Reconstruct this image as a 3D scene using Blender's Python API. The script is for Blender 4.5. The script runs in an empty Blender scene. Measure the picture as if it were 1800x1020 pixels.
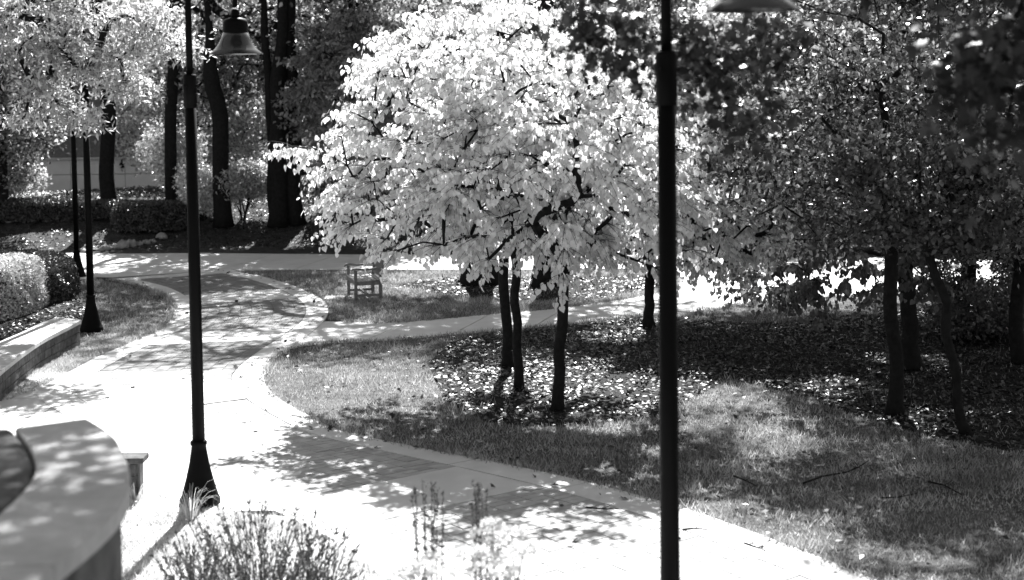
import bpy, math, random
import numpy as np
from mathutils import Vector, Matrix

scene = bpy.context.scene
R_ = math.radians
# ------------------------------------------------------------------ camera
FPX = 2600.0                      # focal length in photo pixels (1800 wide)
PITCH, ROLL, SHIFT = R_(3.0), R_(0.75), -0.111
CAMZ = 4.0
cd = bpy.data.cameras.new('camera'); cam = bpy.data.objects.new('camera', cd)
scene.collection.objects.link(cam); scene.camera = cam
cd.sensor_width = 36; cd.lens = FPX / 1800 * 36
cd.shift_y = SHIFT; cd.clip_start = .1; cd.clip_end = 1500
CM = Matrix.Rotation(math.pi/2 - PITCH, 3, 'X') @ Matrix.Rotation(-ROLL, 3, 'Z')
cam.location = (0, 0, CAMZ); cam.rotation_euler = CM.to_euler()
cd.dof.use_dof = True; cd.dof.focus_distance = 21; cd.dof.aperture_fstop = 1.6

# ------------------------------------------------------------------ light
SUN_AZ, SUN_EL = R_(3), R_(43)   # azimuth to the right of the view direction (+Y)
w = bpy.data.worlds.new('World'); scene.world = w; w.use_nodes = True
nt = w.node_tree; nt.nodes.clear()
sky = nt.nodes.new('ShaderNodeTexSky'); sky.sky_type = 'NISHITA'; sky.sun_disc = False
sky.sun_elevation = SUN_EL; sky.sun_rotation = SUN_AZ
bw = nt.nodes.new('ShaderNodeRGBToBW'); bg = nt.nodes.new('ShaderNodeBackground')
bg.inputs[1].default_value = 0.052
wo = nt.nodes.new('ShaderNodeOutputWorld')
nt.links.new(sky.outputs[0], bw.inputs[0]); nt.links.new(bw.outputs[0], bg.inputs[0]); nt.links.new(bg.outputs[0], wo.inputs[0])
sl = bpy.data.lights.new('sun', 'SUN'); sl.energy = 5.0; sl.angle = R_(.53); sl.color = (1, 1, 1)
so = bpy.data.objects.new('sun', sl); scene.collection.objects.link(so)
SD = Vector((math.sin(SUN_AZ)*math.cos(SUN_EL), math.cos(SUN_AZ)*math.cos(SUN_EL), math.sin(SUN_EL)))
so.rotation_euler = SD.to_track_quat('Z', 'Y').to_euler(); so.location = (20, 30, 40)
vs = scene.view_settings; vs.view_transform = 'Standard'; vs.look = 'None'; vs.gamma = 1; vs.use_curve_mapping = False
vs.exposure = 2.0
scene.cycles.max_bounces = 6; scene.cycles.diffuse_bounces = 3; scene.cycles.transmission_bounces = 4
scene.cycles.sample_clamp_indirect = 4

# ------------------------------------------------------------------ terrain and picking
def sm(a, b, x):
    t = np.clip((x - a) / (b - a), 0, 1); return t * t * (3 - 2 * t)
def zt(x, y):
    x = np.asarray(x, float); y = np.asarray(y, float)
    e = 40.3 + 0.0 * x
    left = 1 - sm(-3, 6, x)
    bank = sm(0, 6.0, y - e) * (.35 + .75 * left)
    dip = sm(50, 56, y) * sm(10, 13, -x) * .9
    return bank - dip + .05 * np.sin(x * .9) * sm(1, 3, y - e)
def ray(px, py):
    v = Vector(((px - 900) / FPX, (510 - py) / FPX + SHIFT * 1800 / FPX, -1)); v = CM @ v
    return v
def G(px, py, z=0.0):
    v = ray(px, py); t = (z - CAMZ) / v.z
    return (v.x * t, v.y * t)
def GT(px, py):
    v = ray(px, py)
    for i in range(200, 7000):
        t = i * .01 / v.y if False else i * .01
        x, y, z = v.x * t / v.y, t, CAMZ + v.z * t / v.y
        if z <= float(zt(x, y)): return (x, y)
    return (x, y)
def D(px, py, d):                 # point at distance d on the ray through a pixel
    v = ray(px, py); t = d / v.y
    return Vector((v.x * t, d, CAMZ + v.z * t))

# ------------------------------------------------------------------ objects
COL = scene.collection
def tag(o, label=None, cat=None, group=None, kind=None):
    if label: o['label'] = label
    if cat: o['category'] = cat
    if group: o['group'] = group
    if kind: o['kind'] = kind
    return o
def empty(name, loc, rz=0):
    o = bpy.data.objects.new(name, None); COL.objects.link(o); o.location = loc; o.rotation_euler[2] = rz
    o.empty_display_size = .2
    return o
def link(name, me, parent=None, loc=None):
    o = bpy.data.objects.new(name, me); COL.objects.link(o)
    if parent is not None: o.parent = parent
    if loc is not None: o.location = loc
    return o
class MB:
    def __init__(s): s.v = []; s.f = []; s.n = 0
    def add(s, v, f):
        v = np.asarray(v, float).reshape(-1, 3); s.v.append(v)
        s.f.extend([tuple(i + s.n for i in q) for q in f]); s.n += len(v); return s
    def box(s, c, size, rz=0, rx=0, ry=0):
        x, y, z = np.array(size) / 2
        v = np.array([(a*x, b*y, e*z) for e in (-1, 1) for a, b in ((-1,-1),(1,-1),(1,1),(-1,1))])
        M = np.array((Matrix.Rotation(rz, 3, 'Z') @ Matrix.Rotation(ry, 3, 'Y') @ Matrix.Rotation(rx, 3, 'X')))
        v = v @ M.T + np.array(c)
        return s.add(v, [(3,2,1,0),(4,5,6,7),(0,1,5,4),(1,2,6,5),(2,3,7,6),(3,0,4,7)])
    def prism(s, pts, z0, z1):
        n = len(pts); v = [(p[0], p[1], z0) for p in pts] + [(p[0], p[1], z1) for p in pts]
        a = sum(pts[i][0]*pts[(i+1) % n][1] - pts[(i+1) % n][0]*pts[i][1] for i in range(n))
        top = tuple(range(n, 2*n)); bot = tuple(range(n-1, -1, -1))
        sd = [(i, (i+1) % n, n+(i+1) % n, n+i) for i in range(n)]
        if a < 0: top = top[::-1]; bot = bot[::-1]; sd = [q[::-1] for q in sd]
        return s.add(v, [top, bot] + sd)
    def lathe(s, prof, c=(0,0,0), n=20, cap=True):
        v = []; f = []
        for r, z in prof:
            for k in range(n):
                a = 2*math.pi*k/n; v.append((c[0]+r*math.cos(a), c[1]+r*math.sin(a), c[2]+z))
        m = len(prof)
        for i in range(m-1):
            for k in range(n):
                k2 = (k+1) % n; f.append((i*n+k, i*n+k2, (i+1)*n+k2, (i+1)*n+k))
        if cap: f.append(tuple(range(n-1, -1, -1))); f.append(tuple((m-1)*n+k for k in range(n)))
        return s.add(v, f)
    def tube(s, P, rad, n=6, cap=True):
        P = [Vector(p) for p in P]; v = []; f = []; m = len(P)
        ref = Vector((0.31, .83, .2))
        for i in range(m):
            t = (P[min(i+1, m-1)] - P[max(i-1, 0)]);
            if t.length < 1e-6: t = Vector((0, 0, 1))
            t.normalize(); u = t.cross(ref)
            if u.length < .05: u = t.cross(Vector((1, 0, 0)))
            u.normalize(); q = t.cross(u); r = rad[i] if hasattr(rad, '__len__') else rad
            for k in range(n):
                a = 2*math.pi*k/n; p = P[i] + u*(r*math.cos(a)) + q*(r*math.sin(a)); v.append(tuple(p))
        for i in range(m-1):
            for k in range(n):
                k2 = (k+1) % n; f.append((i*n+k, i*n+k2, (i+1)*n+k2, (i+1)*n+k))
        if cap: f.append(tuple(range(n-1, -1, -1))); f.append(tuple((m-1)*n+k for k in range(n)))
        return s.add(v, f)
    def mesh(s, name, mat, smooth=False, bevel=0, origin=(0,0,0)):
        me = bpy.data.meshes.new(name); V = np.concatenate(s.v) - np.array(origin)
        me.from_pydata(V.tolist(), [], s.f); me.materials.append(mat)
        if smooth: me.polygons.foreach_set('use_smooth', [True]*len(me.polygons))
        me.update(); return me
    def build(s, name, mat, parent=None, smooth=False, bevel=0):
        org = (0,0,0)
        me = s.mesh(name, mat, smooth); o = link(name, me, parent)
        if parent is not None: # vertices are in world space: undo the parent's place
            pm = Matrix.Translation(parent.location) @ Matrix.Rotation(parent.rotation_euler[2], 4, 'Z')
            g = parent.parent
            if parent.type == 'MESH': pm = Matrix.Identity(4) if g is None else Matrix.Identity(4)
            me.transform((pm if parent.type == 'EMPTY' else Matrix.Identity(4)).inverted())
            if parent.type == 'MESH' and g is not None:
                me.transform((Matrix.Translation(g.location) @ Matrix.Rotation(g.rotation_euler[2], 4, 'Z')).inverted())
        if bevel:
            b = o.modifiers.new('bevel', 'BEVEL'); b.width = bevel; b.segments = 2; b.limit_method = 'ANGLE'; b.angle_limit = R_(40)
        return o
def bigmesh(name, V, loops, starts, totals, mat, smooth=False):
    me = bpy.data.meshes.new(name)
    me.vertices.add(len(V)); me.vertices.foreach_set('co', np.ascontiguousarray(V, np.float32).ravel())
    me.loops.add(len(loops)); me.loops.foreach_set('vertex_index', np.ascontiguousarray(loops, np.int32))
    me.polygons.add(len(starts)); me.polygons.foreach_set('loop_start', np.ascontiguousarray(starts, np.int32))
    me.polygons.foreach_set('loop_total', np.ascontiguousarray(totals, np.int32))
    me.materials.append(mat); me.update(calc_edges=True)
    return me
def unit(a): return a / np.maximum(np.linalg.norm(a, axis=-1, keepdims=True), 1e-9)
# leaf templates: local x across, y towards the tip, z the upper face
T_HEART = (np.array([(0,0,0),(.30,-.12,.05),(.50,.12,.09),(.42,.45,.07),(.2,.75,.02),(0,1,-.08),(-.2,.75,.02),(-.42,.45,.07),(-.50,.12,.09),(-.30,-.12,.05),(0,.45,-.02)]),
           [(0,1,2,10),(10,2,3,4),(10,4,5),(0,10,8,9),(10,6,7,8),(10,5,6)])
T_KITE = (np.array([(0,0,0),(.28,.42,.06),(0,1,-.05),(-.28,.42,.06)]), [(0,1,2,3)])
T_SLIM = (np.array([(0,0,0),(.16,.45,.03),(0,1,-.1),(-.16,.45,.03)]), [(0,1,2,3)])
T_LOBE = (np.array([(0,0,0),(.12,.25,.02),(.42,.22,.08),(.22,.48,.02),(.48,.66,.06),(.18,.74,0),(0,1.05,-.08),(-.18,.74,0),(-.48,.66,.06),(-.22,.48,.02),(-.42,.22,.08),(-.12,.25,.02)]),
          [(0,1,3,5,6,7,9,11),(1,2,3),(3,4,5),(7,8,9),(9,10,11)])
T_PAIR = (np.array([(0,0,0),(.22,.4,.05),(0,.9,-.1),(-.2,.42,.05),(.3,-.1,-.1),(.55,.1,.0),(.8,-.35,-.12),(.5,-.35,-.05)]), [(0,1,2,3),(4,5,6,7)])
def leaf_arrays(P, tip, nrm, size, T):
    tip = unit(tip); x = unit(np.cross(tip, nrm)); n = np.cross(x, tip)
    tv, tf = T; k = len(tv)
    V = (P[:, None] + size[:, None, None] * (tv[None, :, 0:1]*x[:, None] + tv[None, :, 1:2]*tip[:, None] + tv[None, :, 2:3]*n[:, None]))
    fl = np.concatenate([np.array(f) for f in tf]); ft = np.array([len(f) for f in tf])
    N = len(P)
    loops = (fl[None] + (np.arange(N)*k)[:, None]).ravel(); tot = np.tile(ft, N); st = np.concatenate([[0], np.cumsum(tot)[:-1]])
    return V.reshape(-1, 3), loops, st, tot
def leaves(name, P, tip, nrm, size, T, mat, parent=None, origin=(0,0,0)):
    V, l, s, t = leaf_arrays(P - np.array(origin), tip, nrm, size, T)
    me = bigmesh(name, V, l, s, t, mat); return link(name, me, parent)
def rnd_dir(rng, n, up=0.0):
    d = rng.normal(size=(n, 3)); d = unit(d); d[:, 2] += up; return unit(d)

# ------------------------------------------------------------------ materials (the photograph is black and white: every colour is a grey)
def mat(name, g, rough=.8, spec=.3, var=.15, scale=8, bump=0.0, bscale=40, metal=0, trans=0, island=0.0, var2=0, scale2=1.0, powr=0):
    m = bpy.data.materials.new(name); m.use_nodes = True; t = m.node_tree; N = t.nodes; L = t.links
    p = N['Principled BSDF']; p.inputs['Roughness'].default_value = rough; p.inputs['Metallic'].default_value = metal
    p.inputs['Specular IOR Level'].default_value = spec
    tc = N.new('ShaderNodeTexCoord')
    def noise(sc, det=5):
        n = N.new('ShaderNodeTexNoise'); n.inputs['Scale'].default_value = sc; n.inputs['Detail'].default_value = det
        L.new(tc.outputs['Object'], n.inputs['Vector']); return n.outputs['Fac']
    def mul(a, lo, hi, f0=0.3, f1=.7):
        r = N.new('ShaderNodeMapRange'); r.inputs['From Min'].default_value = f0; r.inputs['From Max'].default_value = f1
        r.inputs['To Min'].default_value = lo; r.inputs['To Max'].default_value = hi; L.new(a, r.inputs['Value']); return r.outputs[0]
    def prod(a, b):
        q = N.new('ShaderNodeMath'); q.operation = 'MULTIPLY'; L.new(a, q.inputs[0]); L.new(b, q.inputs[1]); return q.outputs[0]
    val = None
    if island:
        gi = N.new('ShaderNodeNewGeometry'); ri = gi.outputs['Random Per Island']
        if powr:
            pw = N.new('ShaderNodeMath'); pw.operation = 'POWER'; pw.inputs[1].default_value = powr; L.new(ri, pw.inputs[0]); ri = pw.outputs[0]
        val = mul(ri, g*(1-island), g*(1+island), 0, 1)
    if var:
        a = mul(noise(scale), (g if val is None else 1)*(1-var), (g if val is None else 1)*(1+var)); val = a if val is None else prod(val, a)
    if var2:
        a = mul(noise(scale2, 3), 1-var2, 1+var2); val = a if val is None else prod(val, a)
    if val is None:
        p.inputs['Base Color'].default_value = (g, g, g, 1)
    else: L.new(val, p.inputs['Base Color'])
    if bump:
        b = N.new('ShaderNodeBump'); b.inputs['Strength'].default_value = bump; b.inputs['Distance'].default_value = .02
        L.new(noise(bscale, 8), b.inputs['Height']); L.new(b.outputs[0], p.inputs['Normal'])
    if trans:
        tr = N.new('ShaderNodeBsdfTranslucent'); mx = N.new('ShaderNodeMixShader'); mx.inputs[0].default_value = trans
        if val is None: tr.inputs[0].default_value = (g, g, g, 1)
        else: L.new(val, tr.inputs[0])
        L.new(p.outputs[0], mx.inputs[1]); L.new(tr.outputs[0], mx.inputs[2]); L.new(mx.outputs[0], N['Material Output'].inputs[0])
    return m
M = {}
M['concrete'] = mat('concrete', .58, .85, .2, .07, 3, .25, 120, var2=.07, scale2=.7)
M['cap'] = mat('cap stone', .48, .8, .25, .08, 6, .2, 150, var2=.1, scale2=1.5)
M['capdark'] = mat('weathered cap stone', .40, .85, .25, .10, 14, .3, 130, var2=.12, scale2=2)
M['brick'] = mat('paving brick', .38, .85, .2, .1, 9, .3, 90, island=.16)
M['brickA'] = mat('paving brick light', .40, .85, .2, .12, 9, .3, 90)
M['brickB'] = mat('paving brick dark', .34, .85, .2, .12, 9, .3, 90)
M['brickfar'] = mat('shade toned paving brick', .20, .85, .2, .1, 9, .3, 90, island=.16)  # darker brick for the bend, tree shade put into its colour
M['mortar'] = mat('joint sand', .16, .95, .1, .2, 20, .4, 60)
M['soil'] = mat('soil', .045, .95, .1, .5, 5, .8, 30, var2=.3, scale2=.6)
M['turf'] = mat('turf soil', .085, .95, .1, .4, 9, .9, 50, var2=.3, scale2=.8)
M['mulch'] = mat('mulch soil', .02, .95, .1, .5, 12, .9, 40)
M['litter'] = mat('dry leaf litter', .08, .45, .5, .3, 6, island=.93, trans=.08, powr=5)
M['palesoil'] = mat('pale bed soil', .38, .95, .1, .3, 9, .6, 40)
M['grass'] = mat('grass blades', .34, .5, .35, .0, 3, island=.6, trans=.4, var2=.4, scale2=1.3)
M['palegrass'] = mat('pale dry grass', .55, .6, .3, .0, 3, island=.35, trans=.3)
M['bark'] = mat('bark', .012, .9, .15, .35, 12, .9, 22)
M['barklight'] = mat('smooth grey bark', .10, .85, .2, .35, 14, .7, 30)
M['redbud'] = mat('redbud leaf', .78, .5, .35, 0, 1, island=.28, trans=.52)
M['redbud_dark'] = mat('shade toned redbud leaf', .09, .45, .4, 0, 1, island=.4, trans=.45)  # dark copy of the redbud leaf, shade put into the colour
M['brightleaf'] = mat('pale tree leaf', .5, .4, .5, 0, 1, island=.6, trans=.5)
M['midleaf'] = mat('mid tree leaf', .32, .3, .6, 0, 1, island=.85, trans=.4, powr=2.2)
M['greyleaf'] = mat('dull tree leaf', .24, .6, .3, 0, 1, island=.3, trans=.3)
M['rightleaf'] = mat('glossy dark small leaf', .36, .25, .7, 0, 1, island=.9, trans=.4, powr=3)
M['darkleaf'] = mat('dark tree leaf', .075, .3, .6, 0, 1, island=.5, trans=.35)
M['woodleaf'] = mat('far wood leaf', .36, .35, .6, 0, 1, island=.85, trans=.45, powr=2.5)
M['nearleaf'] = mat('near dark leaf', .03, .5, .3, 0, 1, island=.4, trans=.15)
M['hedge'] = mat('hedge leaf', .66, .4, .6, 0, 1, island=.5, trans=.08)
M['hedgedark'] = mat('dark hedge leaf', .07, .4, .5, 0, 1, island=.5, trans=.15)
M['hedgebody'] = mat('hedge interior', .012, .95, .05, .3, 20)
M['black'] = mat('black painted metal', .003, .55, .07, .1, 20)
M['shade'] = mat('enamelled lamp shade', .10, .2, .6, .05, 10, metal=.85)
M['lens'] = mat('lamp glass', .5, .2, .5, 0, 1)
M['teak'] = mat('weathered teak', .16, .7, .3, .3, 30, .3, 60)
M['teakseat'] = mat('sun toned teak slat', .42, .7, .3, .15, 30, .3, 60)  # lighter teak for the seat, sun on the slat tops put into the colour
M['wallbrick'] = mat('wall stone block', .10, .9, .2, .3, 12, .6, 50, var2=.3, scale2=3)
M['wallface'] = mat('stained wall face', .085, .9, .2, .5, 5, .6, 30, var2=.3, scale2=2)
M['whitewall'] = mat('white rendered panel', .55, .85, .2, .05, 3, .1, 60)
M['brickwall'] = mat('dark facing brick', .13, .9, .2, .2, 10, .5, 40)
M['glass'] = mat('window glass', .03, .08, .7, 0, 1)
M['metal'] = mat('galvanised rail', .45, .4, .5, .05, 10, metal=.3)
M['rock'] = mat('field stone', .30, .9, .2, .25, 7, .7, 20)
M['twig'] = mat('twig', .04, .9, .1, .2, 20)
M['sage'] = mat('wispy stem', .085, .7, .3, 0, 1, island=.6, trans=.2)
M['flower'] = mat('pale flower head', .75, .8, .2, .2, 60, .8, 90, trans=.2)

# ------------------------------------------------------------------ ground
rng = np.random.default_rng(7)
def grid_ground():
    xs = np.concatenate([[-600, -300, -120, -70], np.arange(-44, 45, 1.0), [70, 120, 300, 600]])
    ys = np.concatenate([[-60, -20, 0, 6, 12, 20, 28, 34], np.arange(38, 64, .7), [70, 80, 100, 150, 300, 900]])
    X, Y = np.meshgrid(xs, ys); Z = zt(X, Y) + rng.normal(0, .012, X.shape) * (Y > 41)
    V = np.stack([X, Y, Z], -1).reshape(-1, 3); nx = len(xs); ny = len(ys)
    i, j = np.meshgrid(np.arange(nx-1), np.arange(ny-1)); a = (j*nx + i).ravel()
    q = np.stack([a, a+1, a+nx+1, a+nx], -1).ravel(); n = len(a)
    me = bigmesh('ground', V, q, np.arange(n)*4, np.full(n, 4), M['soil']); tag(link('ground', me), kind='structure')
grid_ground()

def resample(P, n, smooth=True):
    P = np.array(P, float)
    if smooth:                                    # Catmull-Rom
        Q = np.concatenate([[2*P[0]-P[1]], P, [2*P[-1]-P[-2]]]); out = []
        for i in range(1, len(Q)-2):
            for u in np.linspace(0, 1, 12, endpoint=False):
                a, b, c, d = Q[i-1], Q[i], Q[i+1], Q[i+2]
                out.append(.5*((2*b)+(c-a)*u+(2*a-5*b+4*c-d)*u*u+(-a+3*b-3*c+d)*u**3))
        out.append(Q[-2]); P = np.array(out)
    s = np.concatenate([[0], np.cumsum(np.linalg.norm(np.diff(P, axis=0), axis=1))])
    t = np.linspace(0, s[-1], n); return np.stack([np.interp(t, s, P[:, k]) for k in range(P.shape[1])], -1)

# ---- main brick walk: right edge R, left edge L (both on the ground)
Rp = [G(*p) for p in [(1660,1075),(1530,1020),(1400,968),(1180,890),(950,832),(760,795),(600,760),(530,727),(482,697),(464,670),(474,643),(503,618),(540,592),(568,568),(577,549),(570,532),(535,512),(470,490),(402,476)]]
Lp = [(1.25, 9.0), (.3, 10.3), (-.6, 11.6), (-1.9, 13.6), (-3.1, 15.2), (-4.5, 16.8), (-5.4, 18.2)] + [G(*p) for p in [(60,692),(112,662),(168,632),(225,606),(285,578),(306,553),(300,532),(255,507),(165,487)]]
NS = 900
Rw = resample(Rp, NS); Lw = resample(Lp, NS)
# pair the edges by closest match along the walk (monotone)
Cw = None
def pair():
    idx = []; j = 0
    for i in range(NS):
        lo = max(j, int(i - 120)); seg = Lw[lo:min(NS, i+160)]
        k = lo + int(np.argmin(np.linalg.norm(seg - Rw[i], axis=1))); j = max(j, k); idx.append(j)
    idx = np.array(idx, float)
    idx = idx*.5 + np.arange(NS)*.5
    ker = np.ones(61)/61; pad = np.concatenate([np.full(30, idx[0]), idx, np.full(30, idx[-1])]); idx = np.convolve(pad, ker, 'valid')
    return np.stack([np.interp(idx, np.arange(NS), Lw[:, k]) for k in (0, 1)], -1)
Lm = pair(); Cw = (Lm + Rw)/2
S = np.concatenate([[0], np.cumsum(np.linalg.norm(np.diff(Cw, axis=0), axis=1))]); SL = S[-1]
def ST(s, t):                                     # s metres along, t 0..1 from right edge to left
    r = np.array([np.interp(s, S, Rw[:, k]) for k in (0, 1)]); l = np.array([np.interp(s, S, Lm[:, k]) for k in (0, 1)])
    return r + (l - r) * t
def s_at_y(y, after=0):                           # station whose centre passes depth y
    i = np.where(S > after)[0]; return S[i[np.argmin(np.abs(Cw[i, 1] - y))]]
walk = tag(empty('brick_walk', (0, 0, 0)), kind='structure')
EDGE = np.concatenate([Rw, Lm[::-1]])
m = MB()
bed_n = 160
for i in range(bed_n):
    a, b = SL*i/bed_n, SL*(i+1)/bed_n
    m.add([(*ST(a,0),.004),(*ST(a,1),.004),(*ST(b,1),.004),(*ST(b,0),.004)], [(0,3,2,1)])
mo = m.build('mortar_bed', M['mortar'], walk)
TB = .145                                         # border width as a share of the walk
bands = []
for (y0, y1) in [(20.6, 19.2), (25.75, 24.4), (30.9, 29.5), (40, 33.9)]:
    bands.append((s_at_y(y1, 5), s_at_y(y0, 5)))
b0 = s_at_y(19.2, 5); bands.append((b0-6.2, b0-5.0))
bands.append((b0-10.9, b0-10.2))
bands.sort()
def quad(s0, s1, t0, t1, gap=.004):
    w_ = 3.0; g = gap/w_
    return [ST(s0+gap, t0+g), ST(s1-gap, t0+g), ST(s1-gap, t1-g), ST(s0+gap, t1-g)]
def slab(pts, z1, parent, matn='concrete', name='concrete_slab', z0=-.08):
    m = MB(); m.prism(pts, z0, z1); return m.build(name, M[matn], parent)
# border slabs both sides
s = 0
while s < SL - .3:
    e = min(s + 1.55, SL)
    for (t0, t1) in ((0, TB), (1-TB, 1)):
        n = 4; a = [ST(s+.006+(e-s-.012)*k/n, t0) for k in range(n+1)]; b = [ST(s+.006+(e-s-.012)*k/n, t1) for k in range(n+1)]
        slab(a + b[::-1], .024 + rng.uniform(-.002, .002), walk, name='border_slab')
    s = e
NB = 10
bricks = []
prev = 0
for (a, b) in bands + [(SL, SL)]:
    a = min(max(a, 0), SL); b = min(b, SL)
    s = prev + .01
    while s + .1 < a:
        for k in range(NB):
            t0 = TB + .004 + (1-2*TB-.008)*k/NB; t1 = TB + .004 + (1-2*TB-.008)*(k+1)/NB
            q = quad(s, s+.105, t0, t1, .0045); bricks.append(q)
        s += .105
    if b > a + .2:
        for (t0, t1) in ((TB+.004, .5), (.5, 1-TB-.004)):
            slab(quad(a+.004, b, t0, t1, .005), .024, walk)
    prev = b
def inview(p):
    v = CM.transposed() @ Vector((p[0], p[1], -CAMZ)); 
    x = -v.x/v.z*FPX + 900; y = 510 - (-v.y/v.z*FPX) + SHIFT*1800
    return -5 < x < 1805 and 0 < y < 1030
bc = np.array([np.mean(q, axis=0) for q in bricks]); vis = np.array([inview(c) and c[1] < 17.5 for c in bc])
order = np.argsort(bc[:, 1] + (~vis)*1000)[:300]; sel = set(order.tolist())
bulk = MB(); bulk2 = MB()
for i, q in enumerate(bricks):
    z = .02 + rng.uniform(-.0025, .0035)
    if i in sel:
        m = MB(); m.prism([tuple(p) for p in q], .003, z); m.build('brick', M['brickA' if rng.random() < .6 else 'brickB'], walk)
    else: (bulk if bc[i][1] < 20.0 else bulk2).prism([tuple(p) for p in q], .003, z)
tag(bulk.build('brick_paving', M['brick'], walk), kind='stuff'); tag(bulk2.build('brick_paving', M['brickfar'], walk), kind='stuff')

# ---- concrete walks made of slabs
def strip(name, A, B, step, across, z, n=None):
    A = resample([G(*p) for p in A], 300); B = resample([G(*p) for p in B], 300)
    c = (A+B)/2; ln = np.sum(np.linalg.norm(np.diff(c, axis=0), axis=1)); k = max(1, round(ln/step))
    par = tag(empty(name, (0, 0, 0)), kind='structure')
    m = MB()
    for i in range(60):
        a, b = i*299//60, (i+1)*299//60
        m.add([(*A[a], .003), (*A[b], .003), (*B[b], .003), (*B[a], .003)], [(0, 1, 2, 3)])
    m.build('joint_bed', M['mortar'], par)
    for i in range(k):
        a = i*299/k; b = (i+1)*299/k; g = .012/ln*299
        for j in range(across):
            u0, u1 = j/across + (.002 if j else 0), (j+1)/across - (.002 if j < across-1 else 0)
            def pt(f, u):
                l = np.array([np.interp(f, np.arange(300), A[:, q]) for q in (0,1)]); r = np.array([np.interp(f, np.arange(300), B[:, q]) for q in (0,1)])
                return l + (r-l)*u
            fs = np.linspace(a+g, b-g, 4)
            slab([pt(f, u0) for f in fs] + [pt(f, u1) for f in fs[::-1]], z + rng.uniform(-.002, .002), par)
    return A, B
far_near = [(-150,457),(0,457),(90,468),(165,488),(280,483),(402,477),(600,475),(900,475),(1185,472)]
far_far = [(-150,443),(0,444),(120,446),(230,447),(330,446),(570,448),(800,450),(1000,450),(1185,449)]
A1, B1 = strip('concrete_walk', far_near, far_far, 1.8, 1, .014)
A2, B2 = strip('concrete_walk', [(1185,560),(1330,532),(1450,524),(1560,519),(1900,506)], [(1185,449),(1330,449),(1450,451),(1560,455),(1900,462)], 1.8, 3, .018)
A3, B3 = strip('concrete_walk', [(490,618),(560,606),(700,598),(900,580),(1080,562),(1190,550)], [(570,566),(600,567),(700,568),(890,551),(1000,541),(1190,512)], 1.6, 1, .012)

# ---- paving left of the walk
pl = tag(empty('plaza', (0, 0, 0)), kind='structure')
m = MB(); m.add([(-12, 14.2, .002), (-3.0, 14.2, .002), (-2.0, 19.0, .002), (-6.5, 22.6, .002), (-12, 22.6, .002)], [(0, 1, 2, 3, 4)]); m.build('joint_bed', M['mortar'], pl)
for i in range(5):
    for j in range(4):
        x0, x1, ya, yb_ = -11.8+i*1.9, -11.8+(i+1)*1.9-.012, 14.25+j*1.9, 14.25+(j+1)*1.9-.012
        if x0 > -4.4 and ya > 17: continue
        slab([(x0, ya), (x1, ya), (x1, yb_), (x0, yb_)], .018+rng.uniform(0, .002), pl)
# ---- lawns
def inside(P, poly):
    x, y = P[:, 0], P[:, 1]; c = np.zeros(len(P), bool); n = len(poly); j = n-1
    for i in range(n):
        xi, yi = poly[i]; xj, yj = poly[j]
        t = ((yi > y) != (yj > y)) & (x < (xj-xi)*(y-yi)/((yj-yi) if yj != yi else 1e-9)+xi); c ^= t; j = i
    return c
def sheet(name, poly, z, m, parent=None):
    b = MB(); n = len(poly); a = sum(poly[i][0]*poly[(i+1)%n][1]-poly[(i+1)%n][0]*poly[i][1] for i in range(n))
    p = list(poly) if a > 0 else list(poly)[::-1]
    b.add([(q[0], q[1], z) for q in p], [tuple(range(n))]); o = b.build(name, m, parent); return tag(o, kind='structure')
iR0 = 0; iR1 = int(np.argmin(np.linalg.norm(Rw - np.array(G(503,618)), axis=1)))
lawn_main = [tuple(p) for p in Rw[iR0:iR1:12]] + [tuple(p) for p in A3[20::12]] + [tuple(p) for p in A2[8::12]] + [(30, 31), (30, 6), (5, 6)]
lawn_isl = [G(*p) for p in [(404,477),(470,491),(535,513),(568,531),(578,549),(577,564),(620,567),(700,567),(890,550),(1000,540),(1130,519),(1182,509),(1182,477),(900,477),(600,477)]]
lawn_left = [G(*p) for p in [(-60,470),(60,463),(165,490),(255,509),(299,533),(305,553),(284,577),(224,605),(166,631),(110,661),(60,690),(0,712),(-60,735)]]
bed_front = [G(222,868), G(330,880), G(430,905), G(560,925)] + [(-1.75,13.4), (-.7,11.4), (.2,10.2), (1.1,9.0), (1.1,6.0), (-6,6.0), (-6,14.5)]
sheet('lawn', lawn_main, .004, M['turf']); sheet('lawn', lawn_isl, .004, M['turf']); sheet('lawn', lawn_left, .004, M['turf'])
sheet('planting_bed', [(x+(.6 if x > -2 and y < 14 else 0), y) for x, y in bed_front], .016, M['palesoil'])
mulch_c = [G(*p) for p in [(752,640),(790,605),(860,588),(960,578),(1080,566),(1190,560),(1330,570),(1480,560),(1640,540),(1850,530),(2100,520),(2150,800),(1800,800),(1640,770),(1500,730),(1380,690),(1280,665),(1240,690),(1150,735),(1040,745),(930,752),(850,742),(780,705)]]
mulch_i = [G(*p) for p in [(690,506),(730,497),(800,490),(960,486),(1130,486),(1180,490),(1170,506),(1060,526),(900,530),(780,520)]]
mulch_l = [G(*p) for p in [(-40,505),(60,500),(112,505),(150,540),(140,575),(110,600),(60,640),(-40,700)]]
for p in (mulch_c, mulch_i, mulch_l): sheet('mulch_bed', p, .009, M['mulch'])

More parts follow.
